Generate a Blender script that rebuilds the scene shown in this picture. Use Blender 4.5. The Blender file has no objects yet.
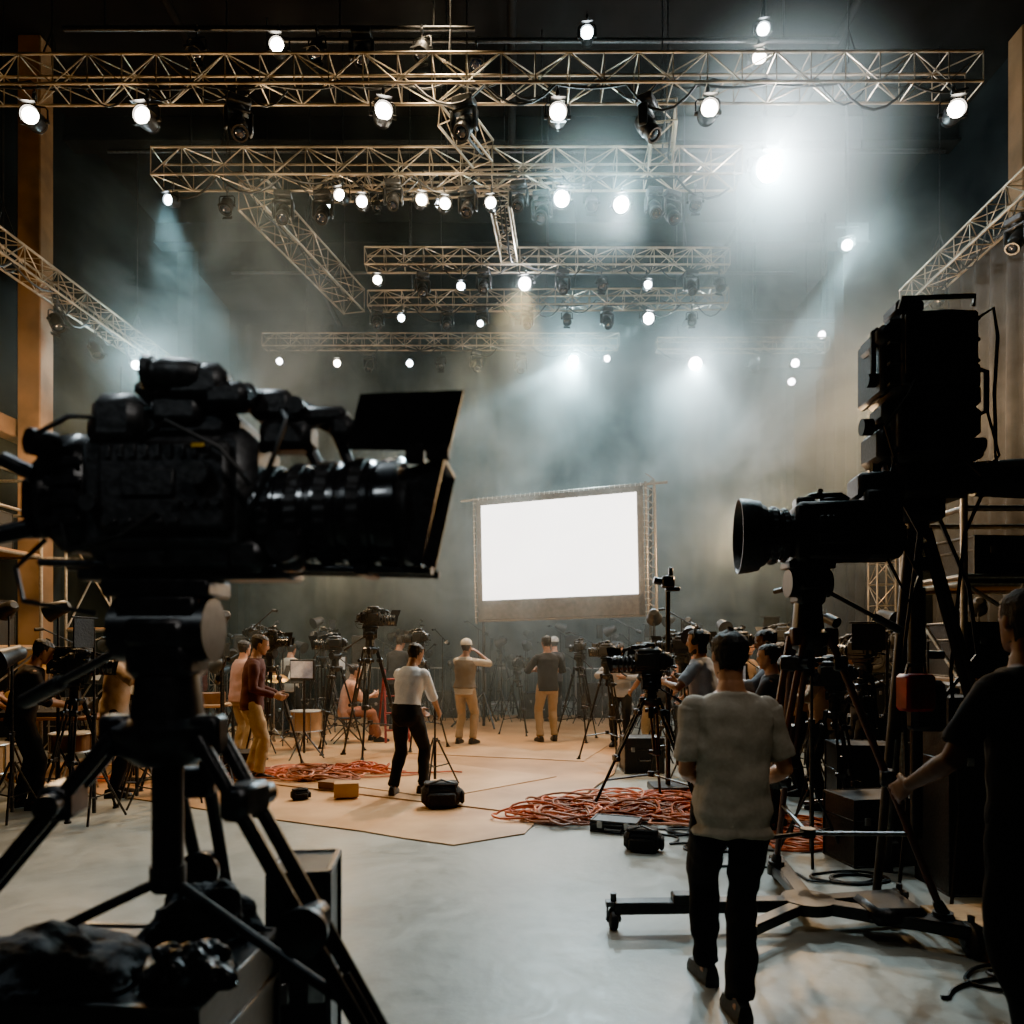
import bpy, math, random
from mathutils import Vector, Matrix, noise
R=random.Random(7)
V=Vector
rad=math.radians
COL=bpy.context.scene.collection

# ------------------------------------------------------------ materials
MATS={}
def mat(name,col,rough=.5,metal=0.,var=.25,scale=12.,bump=.1,col2=None,emit=None,es=0.,spec=.5,stretch=None,coat=0.):
    if name in MATS: return MATS[name]
    m=bpy.data.materials.new(name); m.use_nodes=True
    nt=m.node_tree; N=nt.nodes; L=nt.links
    b=N['Principled BSDF']
    tc=N.new('ShaderNodeTexCoord'); mp=N.new('ShaderNodeMapping'); L.new(tc.outputs['Object'],mp.inputs[0])
    if stretch: mp.inputs['Scale'].default_value=stretch
    nz=N.new('ShaderNodeTexNoise'); nz.inputs['Scale'].default_value=scale; nz.inputs['Detail'].default_value=5
    L.new(mp.outputs[0],nz.inputs['Vector'])
    rp=N.new('ShaderNodeValToRGB'); L.new(nz.outputs['Fac'],rp.inputs[0])
    c=col; c2=col2 or tuple(min(1,x*(1+var)) for x in c)
    c1=tuple(x*(1-var) for x in c) if not col2 else c
    rp.color_ramp.elements[0].position=.35; rp.color_ramp.elements[1].position=.68
    rp.color_ramp.elements[0].color=(*c1,1); rp.color_ramp.elements[1].color=(*c2,1)
    L.new(rp.outputs[0],b.inputs['Base Color'])
    b.inputs['Roughness'].default_value=rough; b.inputs['Metallic'].default_value=metal
    b.inputs['Specular IOR Level'].default_value=spec
    if coat: b.inputs['Coat Weight'].default_value=coat
    if bump:
        bp=N.new('ShaderNodeBump'); bp.inputs['Strength'].default_value=bump; bp.inputs['Distance'].default_value=.02
        L.new(nz.outputs['Fac'],bp.inputs['Height']); L.new(bp.outputs[0],b.inputs['Normal'])
    if emit:
        b.inputs['Emission Color'].default_value=(*emit,1); b.inputs['Emission Strength'].default_value=es
    MATS[name]=m; return m

BLK=mat('black_paint',(.014,.014,.015),.34,.0,.4,40,.05)
BLK2=mat('black_plastic',(.023,.023,.024),.45,.0,.4,60,.1)
RUB=mat('black_rubber',(.020,.020,.021),.5,.0,.3,30,.2)
GLOSS=mat('gloss_black',(.020,.020,.022),.22,.0,.3,10,.02,coat=.8)
GLASS=mat('lens_glass',(.01,.015,.03),.04,.0,.2,3,.0,coat=1.)
DKM=mat('dark_metal',(.07,.07,.072),.36,.8,.3,30,.05)
ALU=mat('aluminium',(.36,.32,.27),.36,.7,.2,30,.05)
TRU=mat('truss_metal',(.46,.38,.28),.36,.7,.5,2.2,.05)
STEEL=mat('steel',(.38,.37,.36),.35,.8,.2,30,.05)
WOODL=mat('plywood',(.38,.20,.088),.5,.0,.2,1.6,.06,col2=(.58,.355,.18))
WOODD=mat('dark_wood',(.12,.055,.025),.5,.0,.2,6,.05,col2=(.22,.11,.05),stretch=(1,7,1))
BRASS=mat('brass',(.7,.42,.15),.3,.9,.2,10,.02)
REDC=mat('orange_cable',(.50,.11,.04),.55,.0,.3,9,.05)
BLKC=mat('black_cable',(.015,.015,.015),.5,.0,.3,9,.05)
REDP=mat('red_plastic',(.20,.012,.01),.5,.0,.3,10,.05)
YEL=mat('yellow_label',(.6,.38,.05),.5,.0,.2,10,.0)
PAPER=mat('paper',(.65,.62,.55),.7,.0,.1,10,.05)
BAGM=mat('black_nylon',(.014,.014,.015),.8,.0,.4,50,.4)
PLAS=mat('crumpled_plastic',(.02,.022,.024),.25,.0,.4,14,.5)
DRAPE=mat('drape_cloth',(.022,.027,.028),.9,.0,.3,4,.2,spec=.1)
DRAPE2=mat('grey_drape_cloth',(.04,.038,.037),.85,.0,.3,4,.2)
def emat(name,col,s,samp=False):
    m=mat(name,(.8,.8,.8),.4,emit=col,es=s,bump=0)
    m.cycles.emission_sampling='AUTO' if samp else 'NONE'
    return m
LW=emat('lamp_white',(1,.90,.74),60)
LWW=emat('lamp_bright',(.92,.98,1),160)
LC=emat('lamp_cool',(.8,.93,1),60)
SCR=emat('screen_white',(1,.99,.96),6.0,True)

# ------------------------------------------------------------ mesh builder
def axes(d):
    d=d.normalized(); a=V((0,0,1)) if abs(d.z)<.9 else V((1,0,0))
    x=d.cross(a).normalized(); y=d.cross(x).normalized(); return x,y
class MB:
    def __init__(s,M=None): s.v=[]; s.f=[]; s.M=M
    def add(s,vs,fs):
        o=len(s.v)
        if s.M is not None: vs=[s.M@V(v) for v in vs]
        s.v.extend([tuple(v) for v in vs]); s.f.extend([tuple(i+o for i in f) for f in fs]); return s
    def box(s,c,size,bev=.004,rot=None):
        a,b,h=[x/2 for x in size]; d=min(bev,a*.9,b*.9,h*.9); vs=[];idx={}
        for sx in(-1,1):
            for sy in(-1,1):
                for sz in(-1,1):
                    idx[sx,sy,sz]=len(vs)
                    vs+= [V((sx*a,sy*(b-d),sz*(h-d))),V((sx*(a-d),sy*b,sz*(h-d))),V((sx*(a-d),sy*(b-d),sz*h))]
        I=lambda x,y,z,k:idx[x,y,z]+k
        fs=[]
        for q in(-1,1):
            fs.append([I(q,-1,-1,0),I(q,1,-1,0),I(q,1,1,0),I(q,-1,1,0)][::q])
            fs.append([I(-1,q,-1,1),I(1,q,-1,1),I(1,q,1,1),I(-1,q,1,1)][::-q])
            fs.append([I(-1,-1,q,2),I(1,-1,q,2),I(1,1,q,2),I(-1,1,q,2)][::q])
            for r in(-1,1):
                o=q*r
                fs.append([I(q,r,-1,0),I(q,r,-1,1),I(q,r,1,1),I(q,r,1,0)][::o])
                fs.append([I(-1,q,r,1),I(-1,q,r,2),I(1,q,r,2),I(1,q,r,1)][::o])
                fs.append([I(q,-1,r,0),I(q,1,r,0),I(q,1,r,2),I(q,-1,r,2)][::o])
                for t in(-1,1):
                    fs.append([I(q,r,t,0),I(q,r,t,1),I(q,r,t,2)][::q*r*t])
        c=V(c)
        if rot is not None: vs=[rot@v+c for v in vs]
        else: vs=[v+c for v in vs]
        return s.add(vs,fs)
    def rings(s,rs,cap=True):
        n=len(rs[0]); vs=[p for r in rs for p in r]; fs=[]
        for k in range(len(rs)-1):
            for i in range(n):
                j=(i+1)%n; fs.append((k*n+i,k*n+j,(k+1)*n+j,(k+1)*n+i))
        if cap:
            fs.append(tuple(range(n))[::-1]); fs.append(tuple((len(rs)-1)*n+i for i in range(n)))
        return s.add(vs,fs)
    def tube(s,pts,r,n=8,cap=True):
        pts=[V(p) for p in pts]; m=len(pts)
        if not hasattr(r,'__len__'): r=[r]*m
        x=None; rs=[]
        for i,p in enumerate(pts):
            t=(pts[min(i+1,m-1)]-pts[max(i-1,0)])
            if t.length<1e-9: t=V((0,0,1))
            t.normalize()
            if x is None: x,_=axes(t)
            else:
                x=x-t*x.dot(t)
                if x.length<1e-6: x,_=axes(t)
                x.normalize()
            y=t.cross(x)
            rs.append([p+(x*math.cos(2*math.pi*k/n)+y*math.sin(2*math.pi*k/n))*r[i] for k in range(n)])
        return s.rings(rs,cap)
    def cyl(s,a,b,r,r2=None,n=12): return s.tube([a,b],[r,r if r2 is None else r2],n)
    def lathe(s,a,d,prof,n=24,rib=0):
        a=V(a); d=V(d).normalized(); x,y=axes(d); x=-x
        return s.rings([[a+d*t+(x*math.cos(2*math.pi*k/n)+y*math.sin(2*math.pi*k/n))*(r+(rib if (k//2)%2 else 0)) for k in range(n)] for t,r in prof])
    def sph(s,c,r,n=12,m=8,rot=None):
        if not hasattr(r,'__len__'): r=(r,r,r)
        c=V(c); rs=[]
        for i in range(m+1):
            th=-math.pi/2+math.pi*i/m; th=max(-1.54,min(1.54,th))
            ring=[V((math.cos(th)*math.cos(2*math.pi*k/n)*r[0],math.cos(th)*math.sin(2*math.pi*k/n)*r[1],math.sin(th)*r[2])) for k in range(n)]
            if rot is not None: ring=[rot@p for p in ring]
            rs.append([p+c for p in ring])
        return s.rings(rs)
    def poly(s,pts,h):
        n=len(pts); vs=[V(p) for p in pts]+[V(p)+V(h) for p in pts]
        fs=[tuple(range(n))[::-1],tuple(range(n,2*n))]+[(i,(i+1)%n,n+(i+1)%n,n+i) for i in range(n)]
        return s.add(vs,fs)
    def torus(s,c,Rr,r,ax=(0,0,1),n=24,a0=0,a1=2*math.pi,k=6):
        x,y=axes(V(ax)); c=V(c)
        pts=[c+(x*math.cos(a0+(a1-a0)*i/n)+y*math.sin(a0+(a1-a0)*i/n))*Rr for i in range(n+1)]
        return s.tube(pts,r,k)
def mesh(name,mb,m,ang=38):
    me=bpy.data.meshes.new(name); me.from_pydata(mb.v,[],mb.f); me.materials.append(m)
    me.polygons.foreach_set('use_smooth',[True]*len(me.polygons)); me.set_sharp_from_angle(angle=rad(ang)); me.update(); return me
def part(name,mb,m,parent=None,label=None,loc=None,rot=None):
    o=bpy.data.objects.new(name,mesh(name,mb,m)); COL.objects.link(o)
    if parent: o.parent=parent
    if label: o['label']=label
    if loc is not None: o.location=loc
    if rot is not None: o.rotation_euler=rot
    return o
OCC=[]
def thing(name,label,cat,loc=(0,0,0),rz=0,group=None,scale=1):
    o=bpy.data.objects.new(name,None); o.empty_display_size=.1; COL.objects.link(o)
    o['label']=label; o['category']=cat; o.location=loc; o.rotation_euler=(0,0,rad(rz)); o.scale=(scale,)*3
    if group: o['group']=group
    if -.1<loc[2]<2.5: OCC.append((loc[0],loc[1]))
    return o
def solo(name,mb,m,label,cat,loc=(0,0,0),rz=0,group=None):
    o=part(name,mb,m); o['label']=label; o['category']=cat; o.location=loc; o.rotation_euler=(0,0,rad(rz))
    if group: o['group']=group
    return o
def struct(name,mb,m,label):
    o=part(name,mb,m); o['kind']='structure'; o['label']=label; o['category']=name.split('_')[0]; return o
def dup(root,loc,rz=0,scale=None,label=None):
    def cp(o,par):
        c=o.copy(); COL.objects.link(c); c.parent=par
        for ch in list(o.children): cp(ch,c)
        return c
    c=cp(root,None); c.location=loc; c.rotation_euler=(0,0,rad(rz))
    if scale: c.scale=(scale,)*3
    if label: c['label']=label
    if -.1<loc[2]<2.5: OCC.append((loc[0],loc[1]))
    return c
def kill(o):
    for c in list(o.children): kill(c)
    bpy.data.objects.remove(o)

# ------------------------------------------------------------ camera
cd=bpy.data.cameras.new('camera'); cam=bpy.data.objects.new('camera',cd); COL.objects.link(cam)
cam.location=(0,0,1.65); cam.rotation_euler=(rad(90),0,0); cd.lens=26; cd.sensor_width=36; cd.shift_y=.13
cd.clip_start=.05; cd.clip_end=100; cd.dof.use_dof=True; cd.dof.focus_distance=9; cd.dof.aperture_fstop=2.4
bpy.context.scene.camera=cam

# ------------------------------------------------------------ room
def concrete():
    m=bpy.data.materials.new('concrete_floor'); m.use_nodes=True; nt=m.node_tree; N=nt.nodes; L=nt.links; b=N['Principled BSDF']
    tc=N.new('ShaderNodeTexCoord')
    n1=N.new('ShaderNodeTexNoise'); n1.inputs['Scale'].default_value=.8; n1.inputs['Detail'].default_value=12; n1.inputs['Roughness'].default_value=.68; n1.inputs['Distortion'].default_value=.7
    n2=N.new('ShaderNodeTexNoise'); n2.inputs['Scale'].default_value=14; n2.inputs['Detail'].default_value=6
    n3=N.new('ShaderNodeTexNoise'); n3.inputs['Scale'].default_value=2.2; n3.inputs['Detail'].default_value=12; n3.inputs['Roughness'].default_value=.75; n3.inputs['Distortion'].default_value=2.0
    for n in(n1,n2,n3): L.new(tc.outputs['Object'],n.inputs['Vector'])
    mx=N.new('ShaderNodeMath'); mx.operation='MULTIPLY_ADD'; L.new(n3.outputs[0],mx.inputs[0]); mx.inputs[1].default_value=.5; L.new(n1.outputs[0],mx.inputs[2])
    rp=N.new('ShaderNodeValToRGB'); L.new(mx.outputs[0],rp.inputs[0])
    rp.color_ramp.elements[0].position=.52; rp.color_ramp.elements[1].position=.95
    rp.color_ramp.elements[0].color=(.19,.20,.185,1); rp.color_ramp.elements[1].color=(.38,.39,.355,1)
    L.new(rp.outputs[0],b.inputs['Base Color'])
    r2=N.new('ShaderNodeMapRange'); L.new(n3.outputs[0],r2.inputs[0]); r2.inputs[1].default_value=.35; r2.inputs[2].default_value=.65; r2.inputs[3].default_value=.28; r2.inputs[4].default_value=.5
    L.new(r2.outputs[0],b.inputs['Roughness'])
    bp=N.new('ShaderNodeBump'); bp.inputs['Strength'].default_value=.2; bp.inputs['Distance'].default_value=.01; L.new(n2.outputs[0],bp.inputs['Height']); L.new(bp.outputs[0],b.inputs['Normal'])
    return m
XW=8.4; Y0=-3; Y1=22; ZC=11.6
WALLM=mat('dark_wall',(.012,.014,.015),.85,0,.3,1.5,.2,spec=.15)
CEILM=mat('dark_ceiling',(.010,.008,.007),.85,0,.3,1.,.2,spec=.15)
PIL=mat('ochre_pillar',(.25,.14,.065),.7,0,.4,1.2,.15)
PILD=mat('dark_pillar',(.03,.03,.03),.7,0,.3,1.5,.15)
struct('floor',MB().box((0,9.5,-.1),(2*XW+.4,25.4,.2),0),concrete(),'smooth grey stained concrete studio floor')
struct('ceiling',MB().box((0,9.5,ZC+.1),(2*XW+.4,25.4,.2),0),CEILM,'dark studio ceiling')
struct('wall_back',MB().box((0,Y1+.1,ZC/2),(2*XW,.2,ZC),0),WALLM,'dark back wall')
struct('wall_front',MB().box((0,Y0-.1,ZC/2),(2*XW,.2,ZC),0),WALLM,'dark wall')
struct('wall_left',MB().box((-XW-.1,9.5,ZC/2),(.2,25,ZC),0),WALLM,'dark side wall')
struct('wall_right',MB().box((XW+.1,9.5,ZC/2),(.2,25,ZC),0),WALLM,'dark side wall')
i=1
for x,y in((-7.86,12.2),(8.28,12.),(-8.1,18.5),(8.1,18.5)):
    struct(f'trim_{i}',MB().box((x,y,ZC/2),(.38 if x<0 else .24,.36,ZC-.02),.02),PIL if y<13 else PILD,'ochre painted wall pillar' if y<13 else 'dark wall pillar'); i+=1
for y in(7.,10.6,14,17.5):
    struct(f'trim_{i}',MB().box((0,y,ZC-.25),(2*XW-.02,.22,.48),.01).box((0,y,ZC-.5),(2*XW-.02,.4,.05),.01),CEILM,'dark ceiling beam'); i+=1
for x in(-5,0,5):
    struct(f'trim_{i}',MB().cyl((x,-2,ZC-.65),(x,21.5,ZC-.65),.07,n=10),CEILM,'ceiling pipe'); i+=1
for x in(-7.6,7.6):
    struct(f'trim_{i}',MB().box((x*1.085,12,5.2),(.3,19,.3),.02),PIL,'horizontal wall beam'); i+=1
def drape(name,p0,p1,z0,z1,amp,wl,m,label,seed=0):
    p0=V((*p0,0)); p1=V((*p1,0)); d=(p1-p0); Ln=d.length; d.normalize(); nn=V((-d.y,d.x,0)); n=int(Ln/wl*10); rows=6
    vs=[];fs=[]
    for j in range(rows+1):
        z=z0+(z1-z0)*j/rows
        for i in range(n+1):
            t=i/n*Ln; a=amp*(1.15-.4*j/rows)
            off=a*math.sin(2*math.pi*t/wl+1.3*noise.noise(V((t*.7,seed,0)))*3)+a*.5*noise.noise(V((t*2,z*.3,seed)))
            vs.append(p0+d*t+nn*off+V((0,0,z)))
    for j in range(rows):
        for i in range(n): a=j*(n+1)+i; fs.append((a,a+1,a+n+2,a+n+1))
    mb=MB().add(vs,fs); return solo(name,mb,m,label,'curtain')
drape('stage_drape',(-8,21.6),(8,21.6),.02,11.,.08,.75,DRAPE,'tall dark pleated drape hung along the back wall')
drape('side_drape',(7.5,13.2),(7.7,10.6),.02,8.1,.09,.32,DRAPE2,'grey pleated drape hung beside the ochre pillar',3)
drape('side_drape',(7.4,18.),(7.5,13.6),.02,8.1,.09,.45,DRAPE2,'dark pleated drape along the side wall',5)
drape('side_drape',(-7.5,14.2),(-7.5,17.6),.02,7.,.09,.45,DRAPE,'dark pleated drape along the side wall',9)

# ------------------------------------------------------------ trusses
def truss(p0,p1,s=.4,label='slim aluminium box truss hung from the ceiling',hang=True,up=V((0,0,1)),r=.018):
    p0=V(p0);p1=V(p1); d=p1-p0; L=d.length; d.normalize()
    side=d.cross(up).normalized(); u=side.cross(d).normalized(); h=s/2
    t=thing('lighting_truss',label,'truss',p0,group='lighting trusses'); O=V((0,0,0))
    c=[O+side*h*a+u*h*b for a,b in((-1,-1),(1,-1),(1,1),(-1,1))]
    for q in c: part('chord',MB().cyl(q,q+d*L,r,n=8),TRU,t)
    mb=MB(); nb=max(1,round(L/(s*1.15))); st=L/nb
    for k in range(nb+1):
        for a in range(4):
            mb.cyl(c[a]+d*st*k,c[(a+1)%4]+d*st*k,r*.45,n=6)
        if k<nb:
            for a in range(4):
                A,B=(c[a],c[(a+1)%4]) if (k+a)%2 else (c[(a+1)%4],c[a])
                mb.cyl(A+d*st*k,B+d*st*(k+1),r*.45,n=6)
    part('brace',mb,TRU,t)
    if hang:
        for f in(.12,.5,.88) if L>3 else (.5,):
            mb=MB(); q=d*L*f; top=ZC-.02-p0.z-q.z
            mb.cyl(q+u*h,q+V((0,0,top)),.010,n=6); mb.cyl(q-side*h+u*h,q+V((0,0,h+.45)),.010,n=6); mb.cyl(q+side*h+u*h,q+V((0,0,h+.45)),.010,n=6)
            part('suspension_cable',mb,DKM,t)
        sag=random.Random(int(abs(p0.x*10)+p0.y*7))
        for rep in range(2):
            n=max(1,int(L/(.9-.25*rep))); pts=[]
            for k in range(n):
                dp=sag.choice((.03,.05,.12,.26,.34)) 
                for j in range(6):
                    f=j/6; pts.append(d*(L*(k+f)/n)+side*(h*(.6-.5*rep))-u*(h*(1-.7*rep)-.03+dp*4*f*(1-f)))
            if len(pts)>3: part('power_cable',MB().tube(pts,.016-.004*rep,6),BLKC,t)
    return t
truss((-7.6,9.6,8.98),(6.0,9.6,9.02),.38,'long aluminium box truss carrying a row of lit lamps')
truss((-5.3,11.05,8.76),(3.35,10.95,8.70),.40,'aluminium box truss with hanging lamps in haze')
truss((-2.6,13.15,8.50),(3.9,13.4,8.62),.30)
truss((-2.9,15.0,8.62),(4.3,14.8,8.58),.30)
truss((-5.6,16.7,8.5),(2.4,16.7,8.5),.28)
truss((-3.98,11.3,8.55),(-3.15,14.75,8.5),.44,'aluminium box truss joining two cross trusses')
truss((-3.3,12.2,9.15),(1.0,11.9,9.15),.26,'thin aluminium box truss carrying small lamps')
truss((-.85,9.95,8.85),(-.42,10.7,8.75),.32,'short aluminium box truss joining two cross trusses')
truss((2.05,9.95,8.85),(2.15,10.7,8.75),.32,'short aluminium box truss joining two cross trusses')
truss((-.2,11.3,8.5),(-.05,12.95,8.5),.28,'short aluminium box truss joining two cross trusses')
truss((-7.15,5.5,7.0),(-7.15,15.3,7.4),.34,'aluminium box truss running along the side wall')
truss((7.1,5.5,8.1),(7.1,13.2,7.8),.36,'aluminium box truss running along the side wall')
truss((-6.5,15.6,.02),(-6.5,15.6,7.1),.34,'upright aluminium truss tower',False,V((0,1,0)))
truss((6.9,13.8,.02),(6.9,13.8,7.5),.34,'upright aluminium truss tower',False,V((0,1,0)))
truss((3.3,16.9,8.5),(7.2,16.9,8.5),.26)
def pipe(x0,x1,y,z,label='black steel lighting pipe under the ceiling'):
    t=thing('lighting_pipe',label,'pipe',(0,y,z))
    part('pipe',MB().cyl((x0,0,0),(x1,0,0),.035,n=10),DKM,t)
    for f in(.1,.9): x=x0+(x1-x0)*f; part('suspension_cable',MB().cyl((x,0,0),(x,0,ZC-z-.02),.012,n=6),DKM,t)
pipe(-3.2,4.6,10.4,10.15); pipe(-6,-.5,9.9,9.9); pipe(-7,7.5,12.8,10.2); pipe(-6,6,15.8,9.6)

# ------------------------------------------------------------ stage lamps
def fresnel(lens_m,label,tilt=22,big=1.):
    t=thing('stage_lamp',label,'stage light',(0,0,-50),group='stage lamps on the trusses')
    b=big
    part('clamp',MB().box((0,0,-.03),(.05,.07,.08),.01).torus((0,0,.03),.035,.012,(1,0,0),12,0,5.2).cyl((0,0,-.05),(0,0,-.16),.012),DKM,t)
    mb=MB().tube([(-.17*b,0,-.36),(-.17*b,0,-.2),(-.14*b,0,-.16),(.14*b,0,-.16),(.17*b,0,-.2),(.17*b,0,-.36)],.013,8)
    mb.cyl((-.19*b,0,-.36),(-.14*b,0,-.36),.03); mb.cyl((.14*b,0,-.36),(.19*b,0,-.36),.03)
    part('yoke',mb,BLK,t)
    c=V((0,0,-.36)); d=V((0,-math.cos(rad(tilt)),-math.sin(rad(tilt))))
    mb=MB().lathe(c-d*.16,d,[(0,.05*b),(.01,.09*b),(.05,.10*b),(.06,.115*b),(.09,.115*b),(.10,.125*b),(.13,.125*b),(.14,.135*b),(.30,.135*b),(.31,.14*b),(.33,.14*b),(.33,.125*b),(.29,.12*b)],20)
    for k in range(3): mb.torus(c-d*(.10-.035*k),.128*b,.006,d,20)
    hs=part('housing',mb,BLK,t)
    part('lens',MB().lathe(c+d*.13,d,[(0,.112*b),(.01,.111*b),(.03,.085*b),(.042,.04*b),(.045,.003)],24),lens_m,hs)
    x=V((1,0,0)); y=d.cross(x).normalized()
    for s1,a,bb in((1,y,x),(-1,y,x)):
        o=c+d*.17+a*s1*.14*b; e=o+(d*.98+a*s1*.1).normalized()*.08*b
        part('barn_door',MB().poly([o-bb*.10*b,o+bb*.10*b,e+bb*.11*b,e-bb*.11*b],a*.004*s1),BLK,hs)
    return t
def mover(label,lens_m,pitch):
    t=thing('moving_head_lamp',label,'stage light',(0,0,-50),group='moving head lamps on the trusses')
    part('base',MB().box((0,0,-.10),(.34,.26,.12),.02).box((0,0,-.02),(.2,.05,.05),.01).cyl((0,0,-.16),(0,0,-.2),.09,n=16),BLK2,t)
    mb=MB().box((0,0,-.22),(.38,.14,.06),.02)
    for s1 in(-1,1): mb.box((s1*.185,0,-.38),(.06,.15,.34),.025)
    part('yoke',mb,BLK,t)
    c=V((0,0,-.46)); d=V((0,-math.cos(rad(pitch)),-math.sin(rad(pitch))))
    hs=part('housing',MB().lathe(c-d*.2,d,[(0,.06),(.02,.11),(.12,.135),(.25,.14),(.28,.12),(.40,.13),(.42,.125),(.42,.10),(.40,.09)],20),BLK,t)
    part('lens',MB().lathe(c+d*.19,d,[(0,.098),(.01,.09),(.025,.05),(.03,.003)],20),lens_m,hs)
    return t
T_w=fresnel(LW,'black fresnel lamp with glowing warm white lens',12)
T_c=fresnel(LC,'black fresnel lamp with glowing cool white lens',16,.9)
T_b=fresnel(LWW,'large black lamp with dazzling white lens in haze',20,1.4)
T_off=fresnel(GLASS,'unlit black fresnel lamp with open barn doors',60)
T_m=mover('unlit black moving head lamp',GLASS,55)
T_ml=mover('black moving head lamp with lit lens',LC,35)
def hang(T,x,y,z,r=0,s=.78): dup(T,(x,y,z),r,s)
for x,z,r in((-6.1,8.68,10),(-4.65,8.68,-6),(-1.65,8.74,14),(.58,8.72,0),(2.5,8.77,-4),(5.63,8.76,-12)): hang(T_w,x,9.45,z,r,.9)
for x,r in((-3.55,30),(-.62,-20),(1.75,60)): hang(T_m,x,9.6,8.77,r,.85)
for x,z,T in((1.05,10.45,T_c),(3.5,10.5,T_c),(-.5,10.1,T_off),(3.45,10.1,T_w)): hang(T,x,10.35,z,R.uniform(-15,15),.8)
for x,T in((-3.1,T_w),(-4.2,T_off),(-2.6,T_off),(-2.0,T_m),(-1.2,T_off)): hang(T,x,9.85,9.86,R.uniform(-20,20))
for x,T in((-5.0,T_c),(-4.2,T_off),(-2.5,T_w),(-2.2,T_w),(-1.75,T_m),(-1.35,T_w),(-1.0,T_w),(-.65,T_m),(-.3,T_w),(.1,T_m),(.72,T_b),(1.17,T_off),(1.62,T_b),(2.1,T_m),(2.7,T_off)):
    hang(T,x,10.9,8.5+R.uniform(-.14,.02),R.uniform(-18,18),.68)
for x,T in((-3.45,T_m),(-2.85,T_m),(.45,T_m),(2.4,T_m)): hang(T,x,11.15,8.5,R.uniform(-40,40),.75)
hang(T_b,3.72,10.9,9.0,5,1.05)
t=thing('lighting_pipe','short black drop pipe holding a dazzling lamp','pipe',(3.72,10.9,9.03)); part('pipe',MB().cyl((0,0,0),(0,0,ZC-9.05),.025).cyl((-.2,0,0),(.2,0,0),.025),DKM,t)
for x,T in((-3.0,T_c),(-2.2,T_off),(-1.2,T_c),(.4,T_off)): hang(T,x,12.1,9.02,R.uniform(-18,18),.5)
for x,T in((-2.4,T_w),(-1.6,T_m),(-.9,T_c),(-.5,T_m),(.25,T_b),(.9,T_m),(1.6,T_off),(2.4,T_c),(3.2,T_m),(3.7,T_off)): hang(T,x,13.2,8.38+R.uniform(-.12,.02),R.uniform(-18,18),.66)
for x,T in((-2.7,T_m),(-2.2,T_c),(-1.3,T_m),(-.6,T_ml),(.3,T_m),(1.1,T_off),(1.9,T_m),(2.7,T_b),(3.6,T_off)): hang(T,x,14.8,8.42,R.uniform(-18,18),.66)
for x,T in((-5.2,T_c),(-3.9,T_w),(-3.2,T_m),(-2.3,T_c),(-1.6,T_off),(-.8,T_m),(.2,T_m),(1.35,T_b),(2.1,T_c)): hang(T,x,16.6,8.33+R.uniform(-.12,.02),R.uniform(-18,18),.7)
for y,T in((9.3,T_off),(11.6,T_off),(12.7,T_off)): hang(T,-7.15,y,7.0,70)
hang(T_c,-6.95,13.7,7.12,20,.8); hang(T_c,-6.95,14.4,7.16,20,.8)
for y,T in((9.3,T_off),(10.4,T_m),(12.3,T_off)): hang(T,7.1,y,7.7,-70)
for x,T in((4.15,T_b),(5.5,T_off),(6.4,T_c)): hang(T,x,16.8,8.37,R.uniform(-18,18),.9)
hang(T_c,5.7,12.6,8.75,-20,.85)
t=thing('lighting_pipe','short black drop pipe holding one lamp','pipe',(5.7,12.6,8.78)); part('pipe',MB().cyl((0,0,0),(0,0,ZC-8.8),.025).cyl((-.2,0,0),(.2,0,0),.025),DKM,t)
pipe(5.4,7.4,17.,9.1,'black pipe holding lamps near the side wall'); pipe(5.4,7.4,17.2,8.1,'black pipe holding lamps near the side wall')
hang(T_c,7.1,17,9.06,-10,.8); hang(T_c,6.5,17.2,8.06,-20,.8)
for T in(T_w,T_c,T_b,T_off,T_m,T_ml): kill(T)

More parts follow.
